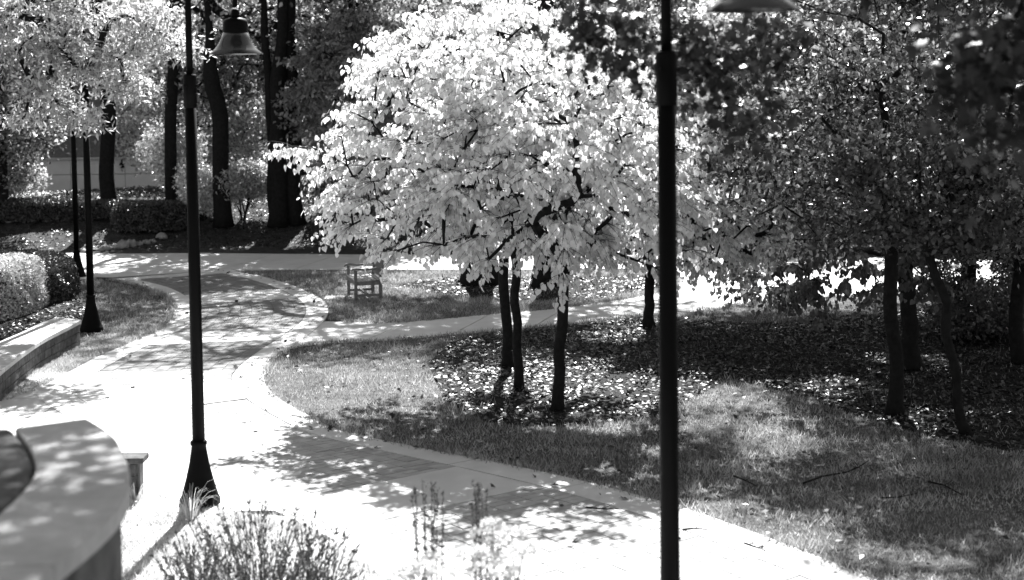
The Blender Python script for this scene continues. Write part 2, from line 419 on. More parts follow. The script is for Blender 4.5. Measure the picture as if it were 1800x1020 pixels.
def clump(q):
    x, y = q[:, 0], q[:, 1]; v = np.sin(x*2.1+1.3*np.sin(y*1.7))*np.sin(y*2.6+1.1*np.sin(x*1.3)) + .6*np.sin(x*5.3+y*3.1)*np.sin(y*4.7-x*2.2)
    return np.clip(v*.7+.25, 0, 1)
def scatter(poly, n, excl=(), extra=None):
    P = np.array(poly); lo, hi = P.min(0), P.max(0); out = []
    q = rng.uniform(lo, hi, (n, 2)); k = inside(q, poly)
    for e in excl:
        ie = inside(q, e); k &= ~(ie & (rng.random(n) < .93))
    if extra is not None: k &= extra(q)
    return q[k]
def blades(name, q, h, w_, m, z=0.0, lab=None, cat='grass', terrain=False):
    n = len(q); a = rng.uniform(0, 2*np.pi, n); hh = h * rng.uniform(.5, 1.3, n) * (.7 + .7*clump(q*1.7+3)) * (1 + .25*np.sin(q[:,0]*2.3)*np.sin(q[:,1]*1.9))
    P = np.zeros((n, 3)); P[:, :2] = q; P[:, 2] = (zt(q[:,0], q[:,1]) if terrain else 0) + z
    tip = np.stack([np.cos(a)*.55, np.sin(a)*.55, np.full(n, 1.0)], -1) + rng.normal(0, .2, (n, 3)); tip = unit(tip)
    side = unit(np.cross(tip, rng.normal(size=(n, 3))))*w_*.5
    V = np.stack([P - side, P + side, P + tip*hh[:, None]], 1).reshape(-1, 3)
    me = bigmesh(name, V, np.arange(3*n), np.arange(n)*3, np.full(n, 3), m)
    return tag(link(name, me), lab, cat, kind='stuff')
def wedge(q, mrg=1.0): return np.abs(q[:, 0]) < q[:, 1]*.37 + mrg
q = scatter(lawn_main, 900000, [mulch_c], lambda q: wedge(q) & (q[:,1] > 11) & (rng.random(len(q)) < np.clip((17/np.maximum(q[:,1],1))**2.0, .25, 1)))
blades('grass', q, .075, .011, M['grass'], lab='mown grass of the big lawn right of the brick walk')
q = scatter(lawn_isl, 90000, [mulch_i]); blades('grass', q, .075, .016, M['grass'], lab='grass of the island lawn around the wooden bench')
q = scatter(lawn_left, 70000, [mulch_l]); blades('grass', q, .07, .014, M['grass'], lab='grass of the small lawn around the two far lamp posts')
q = scatter([G(*p) for p in [(-60,700),(0,672),(60,640),(130,605),(170,592),(262,588),(224,606),(166,632),(110,662),(60,690),(0,710)]], 26000)
blades('grass', q, .06, .014, M['palegrass'], lab='pale dry grass strip between the seat wall and the brick walk')
q = scatter(bed_front, 120000, (), lambda q: wedge(q) & (q[:,1] > 9.5) & ~inside(q, [tuple(p) for p in EDGE[::10]])); blades('grass', q, .075, .012, M['palegrass'], z=.005, lab='pale sunlit ground cover at the bottom left')

def litter(name, q, size, lab, m='litter', z=.012, terrain=False, flat=1.6, T=T_KITE):
    n = len(q); P = np.zeros((n, 3)); P[:, :2] = q; P[:, 2] = (zt(q[:,0], q[:,1]) if terrain else 0) + z + rng.uniform(0, .03, n)
    tip = rnd_dir(rng, n); tip[:, 2] *= .35; nrm = rnd_dir(rng, n, flat)
    o = leaves(name, P, tip, nrm, size*rng.uniform(.5, 1.3, n), T, M[m]); return tag(o, lab, 'leaf litter', kind='stuff')
litter('leaf_litter', scatter(mulch_c, 120000, (), lambda q: wedge(q) & (rng.random(len(q)) < .25 + .75*clump(q))), .07, 'fallen leaves on the dark mulch under the blooming trees')
litter('leaf_litter', scatter(mulch_i, 3500), .08, 'fallen leaves on the mulch of the island behind the bench')
litter('leaf_litter', scatter(mulch_l, 9000), .08, 'fallen leaves around the clipped hedge at the left edge')
litter('leaf_litter', scatter(lawn_main, 7000, (), lambda q: wedge(q)), .075, 'scattered fallen leaves lying in the big lawn', z=.05)
q = rng.uniform((-26, 40.4), (16, 52), (60000, 2)); litter('leaf_litter', q, .08, 'leaves and bark chips covering the far bank', terrain=True)
q = np.array([ST(rng.uniform(0, SL), rng.choice([rng.uniform(0,.12), rng.uniform(0, 1)])) for _ in range(160)])
litter('leaf_litter', q, .09, 'few dry leaves blown onto the brick walk', z=.026, T=T_LOBE)
# ragged turf edge along the walks
ed = []
for P in (Rw[:iR1], A3[10:], B3[14:], Lm[520:], A2[5:]):
    for _ in range(3000 if len(P) > 290 else 1500):
        i = rng.integers(0, len(P)-1); ed.append(P[i] + rng.normal(0, .045, 2))
blades('grass', np.array(ed), .085, .012, M['grass'], z=.01, lab='ragged turf edge overhanging the walk edges')

# ------------------------------------------------------------------ trees
def grow(rg, trunk, targets, k0, step=.35, arch=.05, jit=.05, limbs=6):
    pos = [np.array(p, float) for p in trunk]; par = [-1] + list(range(len(trunk)-1))
    T = [np.array(t, float) for t in targets]; c = np.mean(T, axis=0)
    ax = pos[-1]
    first = [T[i]*.6 + ax*.4 for i in rg.permutation(len(T))[:limbs]]
    T = first + sorted(T, key=lambda t: np.linalg.norm(t - ax))
    ends = []
    for ti, t in enumerate(T):
        A = np.array(pos); d = np.linalg.norm(A - t, axis=1); d[:k0] = 1e9
        d2 = d + .25*np.maximum(0, A[:, 2] - t[2])
        j = int(np.argmin(d2)); L_ = d[j]
        n = max(1, int(L_/step)); last = j; p0 = pos[j]
        for i in range(1, n+1):
            u = i/n; p = p0 + (t-p0)*u
            if i < n: p = p + rg.normal(0, jit*L_*.5+.01, 3); p[2] += arch*L_*math.sin(math.pi*u)
            pos.append(p); par.append(last); last = len(pos)-1
        if ti >= limbs: ends.append(last)
    return pos, par, ends
def skel_mesh(pos, par, rb, flare=0, nmin=4, expo=.47, rmin=.004):
    n = len(pos); w_ = np.zeros(n); ch = [[] for _ in range(n)]
    for i in range(1, n): ch[par[i]].append(i)
    for i in range(n-1, -1, -1):
        if not ch[i]: w_[i] = 1
        if par[i] >= 0: w_[par[i]] += w_[i]
    r = np.maximum(rb*(w_/w_[0])**expo, rmin)
    mt, mb = MB(), MB(); stack = [(0, None)]; firstc = True
    while stack:
        i, fr = stack.pop(); chain = [i]; cur = i
        while ch[cur]:
            k = max(ch[cur], key=lambda c_: w_[c_])
            for c_ in ch[cur]:
                if c_ != k: stack.append((c_, cur))
            chain.append(k); cur = k
        pts = ([pos[fr]] if fr is not None else []) + [pos[c_] for c_ in chain]
        rr = ([r[chain[0]]] if fr is not None else []) + [r[c_] for c_ in chain]
        if firstc:
            # densify trunk
            P = resample(np.array(pts), max(16, len(pts)*2)); Rr = np.interp(np.linspace(0, 1, len(P)), np.linspace(0, 1, len(rr)), rr)
            hgt = P[:, 2] - P[0, 2]; Rr = Rr*(1 + flare*np.exp(-hgt/(rb*2.2)))
            mt.tube(P, Rr, 12)
        else: mb.tube(pts, rr, 4 if rr[0] < .02 else 7, cap=False)
        firstc = False
    return mt, mb, r
def ell(rg, n, c, rad, shell=.55, flat=0):
    d = unit(rg.normal(size=(n, 3))); u = rg.uniform(shell**3, 1, n)**(1/3)
    return np.array(c) + d*u[:, None]*np.array(rad)
def tree(name, label, base, top, rb, cents, leafm, size, per, crad, T=T_KITE, group=None, barkm='bark', lean=.03, seed=0, k0f=.6, flare=.5, droop=.0, flat=.6, limbs=6, extra=None, step=.4, cat='tree', nleafobj=0, up=.5, zmin=None, expo=.47):
    """base: (x, y) or (x, y, z); top: where the trunk ends; cents: list of (centre, radii, n)"""
    rg = np.random.default_rng(seed); bz = float(zt(base[0], base[1])) if len(base) == 2 else base[2]
    b = np.array([base[0], base[1], bz-.03]); t = np.array(top, float); nk = 7
    trunk = [b + (t-b)*i/nk + (rg.normal(0, lean, 3)*(0 < i < nk)) for i in range(nk+1)]
    tg = np.concatenate([ell(rg, n, c, r) for c, r, n in cents])
    if zmin is not None: tg[:, 2] = np.maximum(tg[:, 2], zmin + rg.uniform(0, .4, len(tg)))
    if extra is not None: tg = np.concatenate([tg, np.array(extra)])
    pos, par, ends = grow(rg, trunk, tg, int(nk*k0f), step=step, limbs=limbs)
    e = tag(empty(name, tuple(b)), label, cat, group)
    mt, mb, r = skel_mesh(pos, par, rb, flare, expo=expo)
    mt.build('trunk', M[barkm], e, smooth=True)
    if mb.v: mb.build('branches', M[barkm], e, smooth=True)
    E = np.array([pos[i] for i in ends]); PE = np.array([pos[par[i]] for i in ends])
    n = len(E)*per; k = np.repeat(np.arange(len(E)), per); u = rg.uniform(-.2, 1.0, n)[:, None]
    P = PE[k]*u + E[k]*(1-u); off = rg.normal(size=(n, 3))*crad; off[:, 2] *= flat; P = P + off
    tip = rnd_dir(rg, n) ; tip[:, 2] -= droop; nr = rnd_dir(rg, n, up)
    sz = size*rg.uniform(.6, 1.35, n)
    o = leaves('crown', P, tip, nr, sz, T, M[leafm], e, origin=tuple(b)); o['kind'] = 'stuff'
    return e, E, PE

def redbud(label, base, top, rb, cents, seed, expo=.42, leafm='redbud', twigs=8, nobj=300, extra=None, zmin=None, size=.074, group='pale leaved redbud trees', barkm='bark'):
    rg = np.random.default_rng(seed); b = np.array([base[0], base[1], -.03]); t = np.array(top, float); nk = 7
    trunk = [b + (t-b)*i/nk + (rg.normal(0, .013, 3)*(0 < i < nk)) for i in range(nk+1)]
    tg = np.concatenate([ell(rg, n, c, r, .5) for c, r, n in cents])
    if zmin is not None: tg = tg[tg[:, 2] > zmin]
    if extra is not None: tg = np.concatenate([tg, np.array(extra)])
    cc = np.mean(tg, axis=0)
    pos, par, ends = grow(rg, trunk, tg, 4, step=.25, arch=.08, limbs=7)
    E = np.array([pos[i] for i in ends])
    LP, LT, LN = [], [], []; tw = MB()
    for p in E:
        out = unit((p - cc)*np.array([1, 1, .3]))
        for _ in range(twigs):
            d = unit(out + rg.normal(0, .75, 3)*np.array([1, 1, .45])); L_ = rg.uniform(.28, .55); cur = p.copy(); pts = [p]
            ns = 4
            for i in range(ns):
                cur = cur + d*L_/ns; d = unit(d + np.array([0, 0, -.16])); pts.append(cur.copy())
            tw.tube(pts, [.005, .004, .003, .0025, .002], 3, cap=False)
            nl = rg.integers(7, 12)
            for i in range(nl):
                u = (i+.5)/nl*ns; a = int(u); f = u-a; q = pts[a]*(1-f) + pts[min(a+1, ns)]*f
                sd = np.cross(d, [0, 0, 1])*(1 if i % 2 else -1)
                tp = unit(sd*.5 + d*.35 + np.array([0, 0, -.85]) + rg.normal(0, .3, 3))
                LP.append(q + tp*.035); LT.append(tp); LN.append(unit(np.array([out[0]*.8, out[1]*.8 , .75]) + rg.normal(0, .85, 3)))
    LP, LT, LN = map(np.array, (LP, LT, LN)); n = len(LP); sz = size*rg.uniform(.6, 1.25, n)
    e = tag(empty('redbud_tree', tuple(b)), label, 'tree', group)
    mt, mb, r = skel_mesh(pos, par, rb, .45, expo=expo, rmin=.006)
    mt.build('trunk', M[barkm], e, smooth=True); mb.build('branches', M[barkm], e, smooth=True); tag(tw.build('twigs', M['twig'], e), kind='stuff')
    near = LP[:, 1] - .25*np.linalg.norm((LP - cc)[:, [0, 2]], axis=1) - sz*6
    o = np.argsort(near); single = o[:nobj]; rest = o[nobj:]
    lo = leaves('crown', LP[rest], LT[rest], LN[rest], sz[rest], T_HEART, M[leafm], e, origin=tuple(b)); lo['kind'] = 'stuff'
    me = bpy.data.meshes.new('leaf'); me.from_pydata(T_HEART[0].tolist(), [], T_HEART[1]); me.materials.append(M[leafm])
    for i in single:
        y = LT[i]; x = unit(np.cross(y, LN[i])); z = np.cross(x, y); s_ = sz[i]; p = LP[i]-b
        ob = link('leaf', me, e)
        ob.matrix_basis = Matrix(((x[0]*s_, y[0]*s_, z[0]*s_, p[0]), (x[1]*s_, y[1]*s_, z[1]*s_, p[1]), (x[2]*s_, y[2]*s_, z[2]*s_, p[2]), (0, 0, 0, 1)))
    return e
b1, b2, b3, b4 = G(980,722), G(912,685), G(893,648), G(1143,577)
def rpt(px, py, d): return tuple(D(px, py, d))
y1, y2, y3 = b1[1], b2[1], b3[1]
redbud('nearest pale redbud, its single trunk forking low above the mulch', b1, rpt(992,470,y1), .072,
       [(rpt(960,300,y1), (1.8,1.1,1.15), 115), (rpt(1080,330,y1), (1.1,1.2,1.0), 40), (rpt(960,120,y1+.3), (1.1,1.2,.75), 46)], 11,
       extra=[rpt(1040,430,y1), rpt(930,395,y1-.3), rpt(700,440,y1-.3), rpt(780,430,y1-.2), rpt(860,455,y1-.4), rpt(990,480,y1-.5), rpt(1200,440,y1), rpt(1150,470,y1)])
redbud('pale redbud with the slender middle trunk of the three', b2, rpt(903,400,y2), .062,
       [(rpt(800,300,y2-.3), (1.6,1.1,1.1), 115), (rpt(800,160,y2), (1.2,1.2,.75), 50)], 12,
       extra=[rpt(560,262,y2-.5), rpt(575,300,y2-.5), rpt(590,345,y2-.6), rpt(600,390,y2-.6), rpt(625,200,y2-.4), rpt(515,258,y2-.5), rpt(600,240,y2-.5), rpt(610,290,y2-.6), rpt(620,395,y2-.8), rpt(615,350,y2-.8), rpt(640,330,y2-.5), rpt(650,380,y2-.4), rpt(680,420,y2-.9), rpt(620,310,y2-.3), rpt(700,110,y2-.4), rpt(655,215,y2-.4), rpt(720,150,y2-.4)])
redbud('rearmost of the three pale redbuds, trunk dark and straight', b3, rpt(882,420,y3), .075,
       [(rpt(880,200,y3), (2.4,1.0,1.6), 125), (rpt(850,60,y3), (1.1,1.1,.6), 34)], 13, nobj=120, extra=[rpt(960,20,y3), rpt(880,25,y3)])
redbud('pale redbud right of the group, beside the walk junction', b4, rpt(1141,440,b4[1]), .085,
       [(rpt(1235,300,b4[1]), (1.8,1.3,1.35), 165), (rpt(1260,420,b4[1]), (1.2,1.1,.5), 44)], 14, nobj=120, extra=[rpt(1300,470,b4[1]-1), rpt(1180,470,b4[1]-1), rpt(1330,260,b4[1])])
# right hand trees
b5, b6, b7, b8 = G(1572,730), G(1605,650), G(1700,765), G(1795,640)
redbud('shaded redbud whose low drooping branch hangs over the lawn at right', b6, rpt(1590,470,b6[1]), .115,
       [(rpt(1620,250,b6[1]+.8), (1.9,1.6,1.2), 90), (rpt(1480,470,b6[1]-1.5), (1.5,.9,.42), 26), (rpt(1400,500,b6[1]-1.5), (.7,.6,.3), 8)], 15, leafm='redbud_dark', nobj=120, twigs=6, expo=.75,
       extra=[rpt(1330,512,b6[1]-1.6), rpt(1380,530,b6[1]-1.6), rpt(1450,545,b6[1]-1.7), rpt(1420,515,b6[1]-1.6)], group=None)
tree('dogwood_tree', 'dark layered tree on the right, nearest straight black trunk', b5, rpt(1553,60,b5[1]), .085,
     [(rpt(1520,240,b5[1]+.4), (2.0,1.9,1.5), 150), (rpt(1590,30,b5[1]+.3), (2.2,2.0,1.7), 40)], 'rightleaf', .08, 120, .2, seed=21, flat=.4, group='dark trees at the right', step=.3, k0f=.35,
     extra=[rpt(1450,95,b5[1]-.5), rpt(1400,170,b5[1]-.5), rpt(1350,300,b5[1]-.5), rpt(1330,380,b5[1]-.4)])
tree('dogwood_tree', 'thin leaning dark tree right of the straight black trunk', b7, rpt(1622,360,b7[1]+.2), .055,
     [(rpt(1640,330,b7[1]+.4), (1.5,1.3,.8), 70)], 'darkleaf', .08, 130, .2, seed=22, flat=.4, group='dark trees at the right', step=.3, k0f=.6)
tree('dogwood_tree', 'dark tree cut by the right edge of the picture', b8, rpt(1785,40,b8[1]), .10,
     [(rpt(1760,250,b8[1]), (2.4,2.0,2.2), 150), (rpt(1850,0,b8[1]), (2.6,2.2,2.0), 24)], 'rightleaf', .085, 130, .24, seed=23, flat=.45, group='dark trees at the right', k0f=.3)
tree('dogwood_tree', 'dark tree standing behind the right hand trunks', (8.2, 26.5), (8.2, 26.5, 5.5), .13,
     [((7.2, 27, 4.2), (3.4, 2.2, 2.2), 200), ((8.5, 26.5, 7.5), (3.2, 2.6, 1.8), 45)], 'rightleaf', .11, 140, .28, seed=24, flat=.45, group='dark trees at the right', k0f=.3)
tree('shade_tree', 'dark small tree behind the far right trunks', (12.8, 29.5), (12.8, 29.5, 6), .15,
     [((11.5, 29.5, 4.5), (3.8, 2.6, 2.8), 180), ((12.5, 29.5, 8), (3.6, 2.6, 2.2), 100)], 'darkleaf', .13, 120, .32, seed=25, group='dark trees at the right', k0f=.3)
tree('shade_tree', 'tall tree whose trunk is hidden behind the trees at the right, crown above the picture', (10.9, 28), (9.5, 29, 8.0), .2,
     [((7.6, 28.0, 9.8), (5.2, 3.6, 1.8), 75), ((7.8, 33.5, 9.6), (5.8, 4.2, 2.0), 420)], 'rightleaf', .15, 100, .27, seed=26, k0f=.8, group='dark trees at the right')  # added unseen crowns, placed to shade the lawn and trees at right
tree('shade_tree', 'tall tree outside the right edge of the picture', (9.6, 21), (8.8, 22, 7.5), .18,
     [((6.2, 24.0, 8.6), (4.4, 3.2, 1.0), 30)], 'rightleaf', .15, 150, .24, seed=27, k0f=.8, group='dark trees at the right')  # added unseen crown, placed to dapple the lower right lawn
# island trees: trunks show below the redbud crown, crowns stand high above the frame
b9, b10 = G(845,500), G(962,505)
tree('shade_tree', 'broad flared dark trunk left of the redbud trunks on the island', b9, (b9[0]+.5, b9[1], 6.5), .24,
     [((b9[0]-3.4, b9[1]+5.0, 9.6), (5.2, 4.0, 2.0), 260)], 'midleaf', .15, 75, .4, seed=31, flare=1.3, k0f=.8, group='large shade trees on the island')
tree('shade_tree', 'thick dark island trunk between the redbud trunks', b10, (b10[0], b10[1], 6.5), .25,
     [((b10[0]+1.5, b10[1]+4.6, 9.8), (4.8, 3.4, 2.0), 210)], 'midleaf', .15, 75, .4, seed=32, flare=.6, k0f=.8, group='large shade trees on the island')
# near overhanging tree: trunk out of frame on the right
nt_ = [rpt(px, py, d) for px, py, d in [(1000,30,9.6),(1040,60,9.6),(1080,90,9.5),(1110,120,9.5),(1060,20,9.6),(1120,50,9.4),(1210,70,9.5),(1230,110,9.5),(1270,130,9.5),(1300,90,9.6),(1350,75,9.6),(1375,60,9.6),(1250,160,9.4),(1290,195,9.5),(1335,205,9.4),(1340,215,9.4),(1210,95,9.5)]]
tree('oak_tree', 'near oak whose dark blurred leaves hang in around the bell lamp at the top', (6.6, 8.4), (3.0, 10.0, 7.4), .13,
     [((3.0, 11.0, 8.4), (3.0, 2.2, 1.2), 50), ((-2.2, 12.2, 7.4), (2.0, 2.3, .9), 460)], 'nearleaf', .085, 55, .12, T=T_LOBE, seed=41, k0f=.8, droop=.7, flat=.9, extra=nt_, step=.5, expo=.85)
nt2 = [rpt(px, py, d) for px, py, d in [(1760,60,7),(1740,110,7),(1780,160,7),(1720,170,7.2),(1770,230,7),(1730,240,7.2),(1700,80,7.4),(1790,20,7),(1690,140,7.3),(1800,100,7)]]
tree('oak_tree', 'near oak whose dark blurred leaves hang in at the top right corner', (4.6, 6.2), (3.6, 6.8, 6.6), .10,
     [((3.6, 6.6, 7.4), (1.6, 1.4, .8), 26)], 'nearleaf', .085, 60, .12, T=T_LOBE, seed=42, k0f=.8, droop=.7, flat=.9, extra=nt2, step=.4, expo=.85)
# left bright tree hanging in from the upper left
lt = [rpt(px, py, 25+rr) for px, py, rr in [(60,60,0),(110,90,.3),(150,120,0),(190,130,.4),(220,150,0),(235,155,.2),(170,90,0),(120,40,0),(210,100,0),(250,40,.3),(280,20,0),(300,70,.5),(320,90,0),(60,150,0),(90,170,.3),(130,200,0),(145,212,0),(30,90,0),(200,30,0),(240,80,0),(10,40,.4),(40,210,0)]]
tree('maple_tree', 'pale sunlit tree hanging in from the upper left corner', (-10.6, 26.5), (-10.4, 26.5, 5.2), .16,
     [((-9.3, 26.0, 6.6), (2.6, 1.8, 1.6), 110), ((-11, 26.2, 4.9), (1.6, 1.3, 1.3), 60)], 'brightleaf', .13, 110, .22, T=T_SLIM, seed=51, k0f=.5, droop=.5, flat=.5, extra=lt*3)
tree('maple_tree', 'mid grey leafy tree low at the left edge behind the lamp posts', (-15.0, 43.5), (-15.0, 43.5, 5.2), .14,
     [((-15.3, 43.6, 3.9), (2.3, 2.0, 2.3), 170)], 'midleaf', .12, 120, .26, seed=52, k0f=.2, flat=.6)
# background trunks
def bgtree(px, pyb, w_px, lean_px, seed, lab, leafm='midleaf', n=60, crz=9.5, rad=(3.0,2.6,2.4), low=None, kind='shade_tree'):
    bx, by = GT(px, pyb); sc = FPX/by; t = D(px+lean_px, 0, by)
    top = (bx + (t.x-bx)*1.25, by, crz-1.5)
    cs = [((top[0], by+.3, crz), rad, n)]
    if low: cs += low(bx, by)
    tree(kind, lab, (bx, by), top, w_px/sc/2*.95, cs, leafm, .17, 70, .42, seed=seed, k0f=.86, group='tall trees on the far bank', flare=.35, lean=.05)
bgtree(196, 372, 27, -24, 61, 'stout dark trunk in front of the white building wall', n=60)
bgtree(303, 378, 22, -4, 62, 'dark ivy clad trunk right of the building', n=60, low=lambda x, y: [((x+.5, y+1.6, 4.8), (1.3,1.2,1.6), 60)])
bgtree(393, 398, 30, -28, 63, 'tall forked dark trunk behind the hanging lamp', n=60, low=lambda x, y: [((x+1.2, y+1.8, 5.9), (2.0,1.6,1.0), 40)])
bgtree(489, 398, 32, 6, 64, 'broad dark trunk left of the stair railing', n=50, low=lambda x, y: [((x-.9, y+2, 5.2), (1.6,1.4,1.4), 50)])
bgtree(523, 394, 26, -14, 65, 'straight dark trunk beside the broad one near the stair railing', n=50)
bgtree(483, 396, 15, -20, 66, 'thin crooked trunk just left of the broad dark trunk', n=24)
bgtree(622, 396, 20, -6, 67, 'dark trunk behind the upper left of the redbud crown', n=50, low=lambda x, y: [((x, y+1, 6.4), (1.8,1.4,1.2), 40)])
# dull grey layered tree behind the redbud, left
bx, by = -5.0, 42.5
tree('dogwood_tree', 'dull grey layered tree behind the left side of the redbuds', (bx, by), (bx, by, 4.5), .1,
     [((bx+.4, by, 4.1), (2.0,1.6,1.9), 180), ((bx+1.0, by, 5.6), (1.7,1.5,1.2), 60)], 'greyleaf', .14, 110, .24, seed=71, flat=.3, k0f=.25, droop=.5)
for i, (x, y, s_, lm, lab) in enumerate([(-1.5, 47, 1.0, 'midleaf', 'dark leafy tree straight behind the redbud tops'), (3.4, 46, 1.1, 'midleaf', 'dark leafy tree behind the front lamp post'),
        (6.2, 41.5, .8, 'brightleaf', 'pale sunlit small tree behind the front lamp post, across the walk'), (10.5, 44, 1.1, 'midleaf', 'dark leafy tree across the walk at the right'), (15.5, 43, 1.1, 'midleaf', 'dark leafy tree across the walk at the far right'),
        (-12.2, 54, 1.0, 'brightleaf', 'pale sunlit tree seen between the ivy trunk and the forked trunk'), (-8.6, 55, 1.15, 'brightleaf', 'pale sunlit tree seen between the forked trunk and the broad trunk'), (-4.5, 54, 1.1, 'brightleaf', 'pale sunlit tree far behind the top left of the redbuds')]):
    tree('understory_tree', lab, (x, y), (x, y, 5*s_), .13, [((x, y, 3.9*s_), (3.0*s_, 2.0, 2.6*s_), 190), ((x, y, 7.0*s_), (2.8*s_, 2.0, 1.6), 70)], lm, .15, 95, .32, seed=80+i, k0f=.2)

# ---- shrubs
def bush(name, label, c, rad, n, size, leafm, seed, lobes=6, group=None, cat='shrub', terr=True, T=T_KITE):
    rg = np.random.default_rng(seed); bz = float(zt(c[0], c[1])) if terr else 0; b = np.array([c[0], c[1], bz])
    e = tag(empty(name, tuple(b)), label, cat, group)
    cc = ell(rg, lobes, (0, 0, rad[2]*1.0), np.array(rad)*.62, .3); cc[:, 2] = np.maximum(cc[:, 2], rad[2]*.35)
    m = MB()
    for q in cc: m.tube([(b[0]+rg.normal(0,.05), b[1]+rg.normal(0,.05), bz-.02), tuple(b+q*.5+rg.normal(0,.04,3)), tuple(b+q)], [.03, .02, .008], 5)
    m.build('stems', M['bark'], e)
    k = rg.integers(0, lobes, n); d = unit(rg.normal(size=(n, 3))); u = rg.uniform(.3, 1, n)**.5
    P = cc[k] + d*u[:, None]*np.array(rad)*.55 + rg.normal(0, .05, (n, 3)); P[:, 2] = np.abs(P[:, 2])
    o = leaves('foliage', P, rnd_dir(rg, n), unit(d + rg.normal(0, .6, (n, 3)) + [0,0,.4]), size*rg.uniform(.6, 1.4, n), T, M[leafm], e); o['kind'] = 'stuff'
    return e
def gt3(px, py): return GT(px, py)
for i, (px, py, r, n, sz, lm, lab, dy) in enumerate([
    (292, 372, (1.1,1.1,1.2), 8000, .12, 'hedge', 'loose pale shrub right of the white building wall', 3),
    (425, 392, (1.1,1.0,.95), 9000, .10, 'brightleaf', 'speckled bright shrub between the dark trunks', 1.2),
    (352, 392, (.8,.8,.9), 6000, .10, 'hedge', 'small shrub between the ivy trunk and the forked trunk', 1.0),
    (-20, 372, (1.7,1.2,.9), 9000, .11, 'brightleaf', 'pale shrub above the dark hedge at the left edge', 2.0),
    (600, 405, (1.6,1.2,.8), 7000, .12, 'midleaf', 'dark shrub behind the redbud below the stair railing', 3.0),
    (1250, 440, (1.8,1.2,1.0), 9000, .12, 'midleaf', 'dark shrub across the walk right of the front lamp post', 1.5),
    (1420, 440, (1.8,1.2,1.1), 9000, .12, 'brightleaf', 'paler shrub across the walk behind the right trees', 1.5),
    (1620, 445, (2.0,1.2,.9), 9000, .12, 'midleaf', 'dark shrub across the walk at far right', 2.0),
    (760, 442, (2.0,1.2,.6), 8000, .12, 'midleaf', 'low dark shrub across the far walk left of the trunks', 2.0),
    (980, 442, (2.4,1.2,.7), 9000, .12, 'midleaf', 'low dark shrub across the far walk behind the trunks', 2.0)]):
    x, y = gt3(px, py); bush('shrub', lab, (x, y+dy*.3), r, n, sz, lm, 100+i)
for i, (px, py, r, lab) in enumerate([(1740, 600, (1.1,.9,.5), 'dark low shrub among the trunks at right'), (1830, 560, (1.2,.9,.8), 'dark shrub cut by the right edge'), (1690, 560, (.9,.8,.5), 'dark twiggy shrub behind the thin leaning tree')]):
    x, y = G(px, py); bush('shrub', lab, (x, y), r, 5000, .08, 'darkleaf', 130+i)

def hedge(label, poly, h, leafm, seed, size=.05, dens=2600, group=None, body='hedgebody', z0=None):
    """clipped hedge: an uneven rounded body under a skin of leaves. poly: outline on the ground (world)"""
    rg = np.random.default_rng(seed); P = resample(np.array(list(poly)+[poly[0]]), 60)[:-1]; c = P.mean(0)
    z = float(zt(c[0], c[1])) if z0 is None else z0; e = tag(empty('hedge', (c[0], c[1], z)), label, 'hedge', group)
    prof = [(1.0, 0), (1.02, .3), (1.0, .7), (.94, .9), (.84, .98), (.5, 1.0), (.02, 1.01)]
    V = []; 
    for s_, q in prof:
        for p in P: V.append((*(c+(p-c)*(s_-.04)), z+h*q-.04))
    n = len(P); F = []
    for i in range(len(prof)-1):
        for k in range(n): F.append((i*n+k, i*n+(k+1)%n, (i+1)*n+(k+1)%n, (i+1)*n+k))
    m = MB(); m.add(V, F); m.build('hedge_body', M[body], e, smooth=True)  # dark solid added under the leaves to block light
    V = np.array(V); tri = np.array([(f[0],f[1],f[2]) for f in F]+[(f[0],f[2],f[3]) for f in F])
    a, b, d = V[tri[:,0]], V[tri[:,1]], V[tri[:,2]]; nn = np.cross(b-a, d-a); ar = np.linalg.norm(nn, axis=1)/2
    N = int(ar.sum()*dens); k = rg.choice(len(tri), N, p=ar/ar.sum()); u, v = rg.random(N), rg.random(N); f = u+v > 1; u[f], v[f] = 1-u[f], 1-v[f]
    Q = a[k] + (b-a)[k]*u[:,None] + (d-a)[k]*v[:,None]; nr = unit(nn[k]); 
    out = Q - np.array([c[0], c[1], z+h*.4]); sg = np.sign(np.sum(nr*out, axis=1)); nr *= sg[:, None]
    Q += nr*(rg.uniform(0, .07, N) + .05*np.sin(Q[:,0]*7+seed)*np.sin(Q[:,1]*6)*np.sin(Q[:,2]*9))[:, None]
    o = leaves('foliage', Q, unit(nr*.6+rnd_dir(rg, N)), unit(nr+rg.normal(0,.7,(N,3))), size*rg.uniform(.6,1.4,N), T_KITE, M[leafm], e, origin=(c[0], c[1], z)); o['kind'] = 'stuff'
def blob(cx, cy, rx, ry, rz=0, n=14, k=2.6):
    out = []
    for i in range(n):
        a = 2*math.pi*i/n; x = abs(math.cos(a))**(2/k)*math.copysign(rx, math.cos(a)); y = abs(math.sin(a))**(2/k)*math.copysign(ry, math.sin(a))
        out.append((cx+x*math.cos(rz)-y*math.sin(rz), cy+x*math.sin(rz)+y*math.cos(rz)))
    return out
hx, hy = G(-20, 560)
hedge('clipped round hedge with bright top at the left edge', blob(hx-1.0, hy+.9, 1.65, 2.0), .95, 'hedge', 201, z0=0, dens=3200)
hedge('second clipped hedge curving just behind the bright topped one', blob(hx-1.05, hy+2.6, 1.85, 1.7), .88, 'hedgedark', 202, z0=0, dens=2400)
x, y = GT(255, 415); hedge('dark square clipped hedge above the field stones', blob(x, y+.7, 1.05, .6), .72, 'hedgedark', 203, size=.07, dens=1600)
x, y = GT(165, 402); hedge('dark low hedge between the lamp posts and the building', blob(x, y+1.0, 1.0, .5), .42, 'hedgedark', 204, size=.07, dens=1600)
x, y = GT(40, 402); hedge('long dark hedge on the bank at the left edge', blob(x-.3, y+.9, 1.9, .6), .52, 'hedgedark', 205, size=.07, dens=1600)

